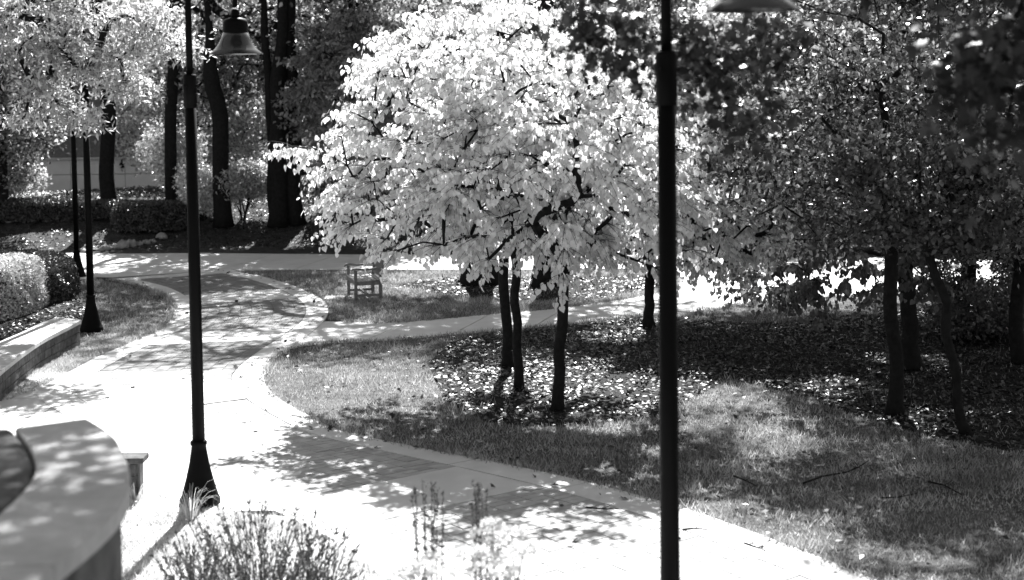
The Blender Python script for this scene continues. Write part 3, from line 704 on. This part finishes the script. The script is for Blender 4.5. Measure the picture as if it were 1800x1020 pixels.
# ---- far wood
def wood():
    rg = np.random.default_rng(301); V = []; 
    nC = 1500; c = np.stack([rg.uniform(-38, 42, nC), rg.uniform(66, 82, nC), rg.uniform(.3, 13, nC)], -1)
    keep = ~((c[:,0] < -11) & (c[:,0] > -30) & (c[:,2] < 8.5) & (c[:,1] < 64)); c = c[keep]; nC = len(c)
    per = 110; k = np.repeat(np.arange(nC), per); n = len(k)
    P = c[k] + rg.normal(size=(n,3))*np.array([1.0,.8,.55]); P[:,2] = np.abs(P[:,2])
    o = leaves('distant_wood', P, rnd_dir(rg, n), rnd_dir(rg, n, .5), .27*rg.uniform(.6,1.4,n), T_KITE, M['woodleaf'])
    tag(o, 'mass of far foliage closing the view behind the trees', 'woods', kind='stuff')
    m = MB()
    for i in range(46):
        x, y = rg.uniform(-34, 40), rg.uniform(58, 70)
        if -30 < x < -11 and y < 64: continue
        m.tube([(x, y, -.2), (x+rg.normal(0,.3), y, 7), (x+rg.normal(0,.6), y, 15)], [.22, .17, .1], 8)
    o = m.build('distant_trunks', M['bark']); tag(o, 'dark trunks of the far wood', 'woods', kind='stuff')
    # closing screen of deeper wood: coarse leaf mass
    n = 42000; P = np.stack([rg.uniform(-60, 62, n), rg.uniform(84, 98, n), rg.uniform(0, 20, n)], -1)
    o = leaves('distant_wood', P, rnd_dir(rg, n), unit(rg.normal(size=(n,3))*np.array([.6,1,.6])), .75*rg.uniform(.6,1.4,n), T_KITE, M['darkleaf'])
    tag(o, 'deepest part of the far wood, almost black', 'woods', kind='stuff')
wood()

# ------------------------------------------------------------------ building
def building():
    yb = 60.0; e = tag(empty('campus_building', (-19, yb, 0)), 'brick building with white base band seen between trunks at left', 'building')
    x0, x1 = -31.0, -13.4
    zb = [D(190, 347, yb).z, D(190, 280, yb).z, D(190, 237, yb).z]
    z0 = float(zt(-18, yb)) - .2
    m = MB(); m.box(((x0+x1)/2, yb+2, (z0+9)/2), (x1-x0, 4, 9-z0)); m.build('wall', M['brickwall'], e)
    m = MB(); m.box(((x0+x1)/2, yb-.16, (z0+zb[0])/2), (x1-x0+.1, .3, zb[0]-z0)); m.build('plinth', M['wallbrick'], e)
    n = 8
    for i in range(n):
        a, b = x0+(x1-x0)*i/n, x0+(x1-x0)*(i+1)/n; zm = zb[0]+(zb[1]-zb[0])*.62
        for (za, zc) in ((zb[0]+.012, zm-.012), (zm+.012, zb[1])):
            m = MB(); m.box(((a+b)/2, yb-.21, (za+zc)/2), (b-a-.02, .4, zc-za)); m.build('panel', M['whitewall'], e)
    m = MB(); m.box(((x0+x1)/2, yb-.24, zb[1]+.05), (x1-x0+.1, .52, .08)); m.build('coping', M['capdark'], e)
    m = MB(); m.box(((x0+x1)/2, yb-.05, zb[2]), (x1-x0, .12, .07)); m.build('sill_band', M['cap'], e)
    # brick courses as thin relief rows
    m = MB(); z = zb[1]+.2
    while z < 7.5:
        if abs(z - zb[2]) > .1: m.box(((x0+x1)/2, yb-.006, z), (x1-x0, .02, .16))
        z += .2
    m.build('brick_courses', M['brickwall'], e)
    for i, xx in enumerate((-29, -26, -23, -20)):
        m = MB(); m.box((xx, yb-.03, 4.4), (1.5, .12, 1.5)); w_ = m.build('window', M['cap'], e)
        m = MB(); m.box((xx, yb-.06, 4.4), (1.3, .1, 1.3)); m.build('pane', M['glass'], w_)
    m = MB(); m.box(((x0+x1)/2, yb+2, 9.1), (x1-x0+.6, 4.6, .2)); m.build('roof', M['capdark'], e)
    p = D(213, 268, yb-.5)
    e2 = tag(empty('wall_lamp', (p.x, yb-.5, zb[1])), 'thin bracket lamp standing on the white band of the building', 'lamp')
    m = MB(); m.tube([(p.x, yb-.45, zb[1]-.35), (p.x, yb-.45, zb[1]+.75)], .035, 6); m.build('post', M['black'], e2)
    m = MB(); m.lathe([(.03,0),(.11,.04),(.09,.2),(.02,.26)], (p.x, yb-.45, zb[1]-.36), 10); m.build('lamp_head', M['black'], e2)
building()

# stair railing
def railing():
    x, y = GT(552, 396); y += 1.0; z = float(zt(x, y)); e = tag(empty('stair_railing', (x, y, z)), 'pale metal stair railing between the dark trunks and the redbud', 'railing')
    for i, (px, yt, yb) in enumerate([(540,357,396),(550,353,393),(558,355,390),(568,364,388)]):
        a, b = D(px, yb, y), D(px, yt, y); m = MB(); m.tube([tuple(a), tuple(b)], .016, 6); m.build('baluster', M['metal'], e)
    a, b = D(533, 383, y-.03), D(569, 370, y-.03); m = MB(); m.tube([tuple(a), tuple(b)], .025, 6); m.build('handrail', M['metal'], e)
    a, b = D(508.5, 390, y), D(509, 356, y); m = MB(); m.tube([tuple(a), tuple(b)], .02, 6); m.build('end_post', M['metal'], e)
railing()

# field stones along the bank
rk = [(172,441,.32,.10),(187,440,.36,.13),(203,437,.26,.12),(215,437,.34,.22),(231,434,.30,.19),(245,432,.2,.12),(258,430,.26,.12),(269,427,.22,.10),(284,420,.34,.17),(148,444,.3,.09),(84,390,.26,.16),(16,392,.26,.16)]
rdesc = ['flat stone at the left end of the row of field stones, by the walk','second low field stone from the left end of the row','small dark field stone left of the biggest one','biggest rounded field stone in the row','squarish field stone right of the biggest one','small field stone in the middle right of the row','low field stone below the dark hedge corner','small field stone next to the last one','uppermost pale stone at the right end of the row','half buried stone beside the far lamp post','stone under the dark low hedge at left','stone under the long dark hedge at the left edge']
for i, (px, py, w_, h_) in enumerate(rk):
    x, y = GT(px, py); rg = np.random.default_rng(400+i); z = float(zt(x, y)); prof = [(.75,-.06),(1,.15),(.97,.5),(.75,.8),(.4,.97),(.03,1)]
    m = MB(); m.lathe([(a*w_/2, b*h_) for a, b in prof], (0,0,0), 9)
    V = m.v[0]; V[:, 1] *= .75; V += rg.normal(0, .018, V.shape); m.v[0] = V + np.array([x, y, z])
    o = m.build('field_stone', M['rock'], None, smooth=True); o.location = (x, y, z); o.data.transform(Matrix.Translation((-x, -y, -z)))
    tag(o, rdesc[i], 'stone', 'field stones edging the bank')

# ------------------------------------------------------------------ low seat walls
def arc_wall(name, label, outer, inner, ztop, zcap, mcap, mface, zbase=0, block=(.32,.13), inset=.05, core=True, ncap=4):
    A = resample(outer, 61); B = resample(inner, 61); e = tag(empty(name, (A[0][0], A[0][1], zbase)), label, 'wall')
    for i in range(ncap):
        a, b = i*60//ncap, (i+1)*60//ncap
        la = np.linspace(a, b, 12); pa = [tuple(np.array([np.interp(f, range(61), A[:, q]) for q in (0,1)])) for f in la]; pb = [tuple(np.array([np.interp(f, range(61), B[:, q]) for q in (0,1)])) for f in la]
        # tiny joint
        pa[-1] = tuple(np.array(pa[-1])*.985 + np.array(pa[-2])*.015); pb[-1] = tuple(np.array(pb[-1])*.985 + np.array(pb[-2])*.015)
        m = MB(); m.prism(pa + pb[::-1], ztop-zcap, ztop); m.build('cap_stone', M[mcap], e, bevel=.012)
    C = (A+B)/2; Ai = A + unit(B-A)*inset; Bi = B + unit(A-B)*inset
    m = MB(); m.prism([tuple(p) for p in Ai[::3]+unit(Bi-Ai)[::3]*.03] + [tuple(p) for p in (Bi[::3]+unit(Ai-Bi)[::3]*.03)[::-1]], zbase-.1, ztop-zcap); m.build('core', M['mortar'] if core else M[mface], e)
    return e, Ai, Bi
def facing(e, line, z0, z1, matn, bl, bh, th=.05, flip=1, rg=None, maxn=300):
    line = np.array(line); s_ = np.concatenate([[0], np.cumsum(np.linalg.norm(np.diff(line, axis=0), axis=1))]); L_ = s_[-1]; k = 0; rows = max(1, round((z1-z0)/bh)); bh = (z1-z0)/rows; n = 0
    for r in range(rows):
        x = -(bl/2 if r % 2 else 0)
        while x < L_:
            a, b = max(x, 0)+.004, min(x+bl, L_)-.004
            if b-a > .03 and n < maxn:
                p = np.array([np.interp(a, s_, line[:, q]) for q in (0,1)]); q_ = np.array([np.interp(b, s_, line[:, q]) for q in (0,1)])
                t = (q_-p)/np.linalg.norm(q_-p); nn = np.array([-t[1], t[0]])*flip; j = rng.uniform(0, .006)
                m = MB(); m.prism([tuple(p-nn*j), tuple(q_-nn*j), tuple(q_+nn*th), tuple(p+nn*th)], z0+r*bh+.004, z0+(r+1)*bh-.004); m.build('block', M[matn], e); n += 1
            x += bl
Z = .45
outer = [G(*p, Z) for p in [(143,562),(120,574),(79,595),(44,618),(0,653),(-60,705),(-110,770)]]
inner = [G(*p, Z) for p in [(101,557),(73,567),(35,585),(0,600),(-60,632),(-130,680),(-200,750)]]
e, Ao, Bi = arc_wall('seat_wall', 'low curved seat wall with bright cap beside the middle lamp post', outer, inner, Z, .07, 'cap', 'wallbrick')
cen = (Ao+Bi)/2; fl = 1 if np.dot(np.array([-(Ao[1]-Ao[0])[1], (Ao[1]-Ao[0])[0]]), (Bi[0]-Ao[0])) > 0 else -1
facing(e, Ao, -.02, Z-.07, 'wallbrick', .34, .13, flip=fl)
facing(e, np.array([Ao[0], Bi[0]]), -.02, Z-.07, 'wallbrick', .3, .13, flip=1 if np.dot(np.array([-(Bi[0]-Ao[0])[1], (Bi[0]-Ao[0])[0]]), Ao[10]-Ao[0]) > 0 else -1)
# concrete edging strip in front of the seat wall
ea = resample([G(*p) for p in [(95,612),(60,640),(30,668),(0,695),(-30,722)]], 24); ee = ea + np.array([.02, -.09])
par = tag(empty('concrete_edging', (float(ea[0][0]), float(ea[0][1]), 0)), 'thin pale concrete edging strip in the grass before the seat wall', 'edging')
for i in range(0, 22, 4):
    m = MB(); a = ea[i:i+5]; b = ee[i:i+5]; m.prism([tuple(p) for p in a]+[tuple(p) for p in b[::-1]], -.05, .05); m.build('edging_block', M['cap'], par)
# low wall end next to the foreground wall
px0, py0 = G(239, 880)
e = tag(empty('seat_wall', (px0, py0, 0)), 'low stone wall end with a cap peeking out behind the curved foreground wall', 'wall')
m = MB(); m.box((px0-.42, py0+.13, .40), (1.0, .26, .06)); m.build('cap_stone', M['wallbrick'], e, bevel=.01)
m = MB(); m.box((px0-.42, py0+.14, .14), (.9, .14, .44)); m.build('core', M['mortar'], e)
for r in range(3):
    for k in range(3):
        m = MB(); m.box((px0-.16-.32*k - (.1 if r % 2 and k else 0), py0+.05, .06+r*.122), (.31 if not (r % 2 and k == 0) else .3, .06, .115)); m.build('block', M['wallbrick'], e)
    m = MB(); m.box((px0+.0, py0+.13, .06+r*.122), (.03, .16, .115)); m.build('block', M['wallbrick'], e)

# high curved foreground wall
Z = 2.3
outer = [G(*p, Z) for p in [(152,735),(195,762),(218,796),(229,838),(219,878),(188,915),(148,950),(104,985),(66,1022),(10,1080),(-60,1150),(-160,1260)]]
inner = [G(*p, Z) for p in [(26,752),(45,775),(59,800),(63,818),(57,840),(38,866),(6,896),(-40,936),(-90,985),(-150,1050),(-220,1130),(-320,1240)]]
e, Ao, Bi = arc_wall('curved_wall', 'tall curved wall with broad grey cap in the bottom left foreground', outer, inner, Z, .09, 'capdark', 'wallface', ncap=3, core=False, inset=.045)
m = MB(); 
for ln, sgn in ((Ao, 1), (Bi, -1)):
    pass
for i in range(0, 54, 6):      # stained face panels following the curve, inside and outside
    for ln, other in ((Ao, Bi), (Bi, Ao)):
        p = ln[i:i+7]; q = p + unit(other[i:i+7]-p)*.05; m = MB(); m.prism([tuple(a) for a in p]+[tuple(a) for a in q[::-1]], -.05, Z-.092); m.build('face_panel', M['wallface'], e)
pp = [tuple(p) for p in (Bi[:34:2] + unit(Bi-Ao)[:34:2]*.06)]
pp = [(pp[0][0]-1.4, pp[0][1]+.12)] + pp + [(pp[-1][0]-1.6, pp[-1][1])]
m = MB(); m.prism(pp, -.05, 2.3); o = m.build('stone_pier', M['wallface'], None, bevel=.03)
tag(o, 'dark stained stone pier in the hollow of the curved foreground wall', 'pier')

# ------------------------------------------------------------------ lamp posts
def lamp_post(loc, label, side=1, rzoff=.45, rim=4.47, joint=4.27, tilt=(0,0), sw=.52):
    x, y = loc; e = tag(empty('lamp_post', (x, y, 0)), label, 'lamp post', 'black lamp posts with bell shaped shades')
    def mv(m, name, mt, smooth=True, parent=None, bevel=0):
        me = m.mesh(name, mt, smooth); return link(name, me, parent or e)
    m = MB(); m.lathe([(.195,0),(.2,.02),(.2,.07),(.188,.085),(.165,.16),(.13,.29),(.1,.42),(.078,.55),(.072,.60),(.082,.615),(.082,.64),(.064,.66)], n=28); b = mv(m, 'base', M['black'])
    m = MB(); m.lathe([(.062,.6),(.056,joint)], n=20); mv(m, 'pole', M['black'])
    m = MB(); m.lathe([(.066,joint-.32),(.066,joint-.01),(.06,joint+.01)], n=20); mv(m, 'sleeve', M['black'])
    for a in (0, 2.1, 4.2):
        m = MB(); m.box((.068*math.cos(a), .068*math.sin(a), joint-.1), (.02,.02,.02)); mv(m, 'bolt', M['black'], False)
    m = MB(); m.lathe([(.034,joint),(.03,joint+1.15)], n=14); mv(m, 'upper_pole', M['black'])
    P = []
    top = joint+1.15
    for i in range(17):
        a = math.pi*i/16; P.append((side*(rzoff/2 - math.cos(a)*rzoff/2), 0, top + math.sin(a)*rzoff*.45))
    P.append((side*rzoff, 0, rim+.46)); m = MB(); m.tube(P, .024, 10); mv(m, 'arm', M['black'])
    s2 = sw/.52
    m = MB(); m.lathe([(.03,.44),(.04,.43),(.045,.37),(.04,.355)], (side*rzoff,0,rim), 16); mv(m, 'stem_collar', M['black'])
    m = MB(); m.lathe([(.115*s2,.17*s2),(.122*s2,.20*s2),(.122*s2,.31*s2),(.105*s2,.345*s2),(.04,.36*s2)], (side*rzoff,0,rim), 24); mv(m, 'housing', M['black'])
    m = MB(); m.lathe([(.262,0),(.258,.012),(.215,.045),(.175,.095),(.145,.155),(.125,.21),(.121,.21),(.14,.152),(.17,.09),(.21,.04),(.252,.004)], (side*rzoff,0,rim), 36, cap=False)
    V = m.v[0]; V[:, 0] = (V[:, 0]-side*rzoff)*s2+side*rzoff; V[:, 1] *= s2; V[:, 2] = (V[:, 2]-rim)*s2+rim
    sh = mv(m, 'lamp_shade', M['shade'])
    m = MB(); m.lathe([(.02,.06),(.06,.07),(.085,.11),(.085,.17)], (side*rzoff,0,rim), 16); mv(m, 'lens', M['lens'], parent=sh)
    e.rotation_euler = (tilt[0], tilt[1], 0)
    return e
pa = G(352, 888)
lamp_post(pa, 'black lamp post standing on the sunlit paving, bell shade beside it', 1, .46)
lamp_post(G(161, 583), 'black lamp post at the end of the low curved seat wall', 1, .46)
cpos = G(136, 490)
lamp_post((cpos[0], cpos[1]), 'farthest black lamp post at left, on a round concrete footing', -1, .46)
m = MB(); m.lathe([(.42,0),(.42,.035),(.4,.045)], n=24); o = m.build('lamp_footing', M['concrete'], None); o.location = (cpos[0], cpos[1], .002); tag(o, 'round concrete footing under the farthest lamp post', 'footing')
dd = 9.0; pd = D(1178, 1015, dd)
lamp_post((pd.x, dd), 'near black lamp post running the full height of the picture', 1, .53, rim=D(1320, 19, dd).z, joint=D(1170, 93, dd).z, sw=.55)

# ------------------------------------------------------------------ bench
def bench():
    fx, fy = G(629, 531); bx_, by_ = G(669, 531.5)
    W = .56; Lb = 1.0
    e = tag(empty('park_bench', (fx-.06, fy, 0), R_(15)), 'weathered wooden slatted bench seen from its end on the island lawn', 'bench')
    # local x: front (0) to back (W); local y: length away from the viewer
    def mk(name, boxes, mt, bev=.006, tube=None):
        m = MB()
        for c, s_, ry in boxes: m.box(c, s_, 0, 0, ry)
        me = m.mesh(name, M[mt]); o = link(name, me, e)
        if bev: b = o.modifiers.new('bevel', 'BEVEL'); b.width = bev; b.segments = 2
        return o
    for y in (.035, Lb-.035):
        mk('leg', [((.03, y, .31), (.06, .06, .62), 0)], 'teak')
        mk('leg', [((W-.03, y, .22), (.065, .06, .44), 0), ((W+.025, y, .68), (.06, .06, .52), R_(12))], 'teak')
        mk('side_rail', [((W/2, y, .36), (W-.1, .04, .08), 0)], 'teak')
        mk('stretcher', [((W/2, y, .12), (W-.1, .035, .05), 0)], 'teak')
        # curved arm rest
        m = MB(); P = [(-.05,.615),(-.03,.645),(.05,.655),(.2,.63),(.36,.64),(.5,.665),(.61,.675)]
        V = []; F = []
        for (x, z) in P: V += [(x, y-.04, z-.02), (x, y+.04, z-.02), (x, y+.04, z+.018), (x, y-.04, z+.018)]
        for i in range(len(P)-1):
            for k in range(4): F.append((i*4+k, i*4+(k+1)%4, i*4+4+(k+1)%4, i*4+4+k))
        F += [(0,1,2,3), tuple(len(V)-4+k for k in (3,2,1,0))]; m.add(V, F); me = m.mesh('armrest', M['teak']); link('armrest', me, e)
    mk('apron', [((.03, Lb/2, .37), (.035, Lb-.14, .09), 0)], 'teak'); mk('apron', [((W-.05, Lb/2, .37), (.035, Lb-.14, .08), 0)], 'teak')
    mk('stretcher', [((W/2, Lb/2, .12), (.05, Lb-.1, .04), 0)], 'teak')
    for i in range(6):
        x = .035+i*.092; mk('seat_slat', [((x, Lb/2, .43 - .018*math.sin(math.pi*i/5)), (.072, Lb-.02, .022), R_(-3))], 'teakseat', .004)
    mk('back_rail', [((W+.085, Lb/2, .90), (.04, Lb-.12, .08), R_(12))], 'teak'); mk('back_rail', [((W-.005, Lb/2, .50), (.035, Lb-.12, .06), R_(12))], 'teak')
    for i in range(11):
        mk('back_slat', [((W+.04, .13+i*(Lb-.26)/10, .70), (.018, .05, .36), R_(12))], 'teak', 0)
    m = MB(); m.box((0, 0, 0), (.95, .5, .04)); o = m.build('bench_pad', M['concrete'], None); o.location = (fx-.25, fy+.55, .005); tag(o, 'concrete pad under the wooden bench', 'paving')
bench()

# ------------------------------------------------------------------ foreground plants
def wisp(label, loc, h, n, spread, seed, mt='sage', name='wispy_shrub', tipleaf=24):
    rg = np.random.default_rng(seed); e = tag(empty(name, (loc[0], loc[1], 0)), label, 'plant')
    st = MB(); LP, LT = [], []
    for i in range(n):
        a = rg.uniform(0, 2*math.pi); r = spread*math.sqrt(rg.random()); hh = h*rg.uniform(.4, 1.05)*(1-.3*(r/spread)**2)
        p0 = np.array([math.cos(a)*.12*rg.random(), math.sin(a)*.12*rg.random(), 0]); p1 = np.array([math.cos(a)*r*.55, math.sin(a)*r*.55, hh*.55]) + rg.normal(0,.02,3)
        p2 = np.array([math.cos(a)*r, math.sin(a)*r, hh]) + rg.normal(0,.03,3)
        st.tube([p0+[loc[0],loc[1],0], p1+[loc[0],loc[1],0], p2+[loc[0],loc[1],0]], [.0035,.0028,.0015], 3, cap=False)
        for k in range(tipleaf):
            u = rg.uniform(.2, 1)**.7; q = (p1 + (p2-p1)*((u-.4)/.6)) if u > .4 else p0 + (p1-p0)*u/.4
            LP.append(q); LT.append(unit((p2-p1)/np.linalg.norm(p2-p1)*1.3 + rg.normal(0,.5,3)))
    st.build('stems', M[mt], e)
    LP, LT = np.array(LP), np.array(LT); nn = len(LP)
    o = leaves('foliage', LP, LT, rnd_dir(rg, nn), .042*rg.uniform(.5,1.3,nn), T_SLIM, M[mt], e); o['kind'] = 'stuff'
def hz(px, py, d): return D(px, py, d).z
def hx_(px, d): return D(px, 950, d).x
wisp('large wispy grey shrub at the bottom left of centre', (hx_(452, 10.6), 10.6), hz(490, 862, 10.6), 190, .68, 501)
wisp('wispy shrub spilling to the left of the large one', (hx_(345, 11.2), 11.2), hz(345, 925, 11.2), 60, .36, 502)
wisp('wispy shrub sprig right of the large one', (hx_(555, 10.9), 10.9), hz(555, 905, 10.9), 60, .4, 503)
def spikes(label, px0, px1, d, n, seed, top):
    rg = np.random.default_rng(seed); cx = (hx_(px0, d)+hx_(px1, d))/2; e = tag(empty('spike_plant', (cx, d, 0)), label, 'plant')
    hw = (hx_(px1, d)-hx_(px0, d))/2; LP, LT = [], []
    for i in range(n):
        x = rg.uniform(-hw, hw); h = top*rg.uniform(.9, 1.0); y = rg.uniform(-.12, .12); m = MB()
        a = np.array([x*.4, y, 0]); b = np.array([x*.8, y, h*.6]); c = np.array([x+rg.normal(0,.02), y, h]); m.tube([a, b, c], [.005,.004,.003], 4)
        me = m.mesh('flower_spike', M['sage']); link('flower_spike', me, e)
        for k in range(46):
            u = rg.uniform(.0, 1); LP.append(b+(c-b)*u+rg.normal(0,.008,3)); LT.append(unit(np.array([0,0,1.2])+rg.normal(0,.6,3)))
    LP, LT = np.array(LP), np.array(LT); nn = len(LP); o = leaves('foliage', LP, LT, rnd_dir(rg, nn), .03*rg.uniform(.6,1.3,nn), T_KITE, M['sage'], e); o['kind'] = 'stuff'
spikes('dark upright flower spikes left of the other spike plant', 722, 785, 9.8, 8, 511, hz(760, 838, 9.8))
spikes('dark leaning flower spikes right of the other spike plant', 825, 862, 9.6, 7, 512, hz(845, 838, 9.6))
def flowers(label, pts, d, seed):
    rg = np.random.default_rng(seed); c = np.mean([hx_(p[0], d) for p in pts]); e = tag(empty('flowering_plant', (c, d, 0)), label, 'plant')
    LP = []
    for (px, py, r) in pts:
        q = D(px, py, d + rg.uniform(-.25, .25)); base = Vector((c+rg.normal(0,.05), d+rg.normal(0,.05), 0))
        m = MB(); m.tube([base, (base+q)/2+Vector((rg.normal(0,.03), 0, .08)), q], [.006,.005,.004], 4); m.build('stalk', M['sage'], e)
        n = 130; dv = unit(rg.normal(size=(n,3))); dv[:,2] = np.abs(dv[:,2])*.55; P = np.array(q) + dv*r*rg.uniform(.7,1,n)[:,None]
        o = leaves('flower_head', P, dv+rg.normal(0,.3,(n,3)), rnd_dir(rg, n, .8), np.full(n, .035), T_KITE, M['flower'], e, origin=(c, d, 0))
        for k in range(26): 
            u = rg.uniform(.2,.9); b_ = np.array(base)*(1-u)+np.array(q)*u; LP.append(b_ + rg.normal(0,.05,3))
    LP = np.array(LP); nn = len(LP); o = leaves('foliage', LP, rnd_dir(rg, nn, .4), rnd_dir(rg, nn, .6), .06*rg.uniform(.6,1.3,nn), T_KITE, M['greyleaf'], e, origin=(c, d, 0)); o['kind'] = 'stuff'
flowers('pale flowering plant with blurred round heads at bottom centre', [(850,945,.10),(875,960,.09),(900,940,.08),(830,975,.09),(858,985,.1),(890,990,.09),(920,970,.07),(845,1010,.1),(905,1015,.08),(865,925,.07)], 9.2, 521)
flowers('smaller pale flowering plant left of the other at bottom centre', [(745,1000,.08),(720,1010,.07),(775,1012,.08),(700,1022,.07),(760,985,.06)], 9.4, 522)

# arching pale grass in front of the lamp post
def tuft(label, loc, h, n, seed, w_=.014):
    rg = np.random.default_rng(seed); e = tag(empty('ornamental_grass', (loc[0], loc[1], 0)), label, 'plant'); m = MB()
    for i in range(n):
        a = rg.uniform(0, 2*math.pi); r = h*rg.uniform(.35, 1.0); hh = h*rg.uniform(.5, 1); d = np.array([math.cos(a), math.sin(a), 0]); sd = np.array([-d[1], d[0], 0])*w_/2
        V = []; F = []; b = np.array([loc[0], loc[1], 0]) + d*.04
        for k in range(6):
            u = k/5; p = b + d*r*u**1.4 + np.array([0, 0, hh*math.sin(u*2.1)/.95]); wv = sd*(1-u*.9); V += [p-wv, p+wv]
            if k: F.append((2*k-2, 2*k-1, 2*k+1, 2*k))
        m.add(V, F)
    o = m.build('blades', M['palegrass'], e); o['kind'] = 'stuff'
tuft('pale arching grass tuft in front of the sunlit lamp post base', (D(335, 900, 14.0).x, 14.0), .34, 40, 531, .008)
tuft('small pale grass tuft beside the foreground wall end', (D(246, 900, 14.9).x, 14.75), .2, 26, 532)

# fallen sticks
for i, (pts, r, lab) in enumerate([
    ([(1412,858),(1445,846),(1490,838),(1512,828),(1526,818)], .011, 'long curved dead stick lying in the lawn at right'),
    ([(1290,845),(1310,853),(1330,863)], .010, 'short straight stick left of the long curved one'),
    ([(1632,855),(1660,862),(1690,878)], .012, 'short stick on the lawn near the right edge'),
    ([(1550,884),(1580,883),(1612,876)], .008, 'thin pale twig in a sunlit lawn patch at right'),
    ([(1200,936),(1222,934),(1246,937)], .009, 'forked twig on the brick border by the near lamp post'),
    ([(1030,897),(1060,900),(1088,899)], .008, 'thin twig lying on the bricks left of the near lamp post'),
    ([(1308,960),(1325,966),(1345,973)], .008, 'small twig on the walk border at lower right')]):
    P = [(*G(*p), .05 if i < 4 else .03) for p in pts]; m = MB(); m.tube(P, [r*(1-.5*k/(len(P)-1)) for k in range(len(P))], 6)
    k = len(P)//2; q = np.array(P[k]); m.tube([q, q+np.array([.12,.1,.03])], [r*.5, r*.25], 4)
    o = m.build('fallen_stick', M['bark'], None); c = P[0]; o.data.transform(Matrix.Translation((-c[0], -c[1], -c[2]))); o.location = c
    tag(o, lab, 'stick', 'fallen sticks')
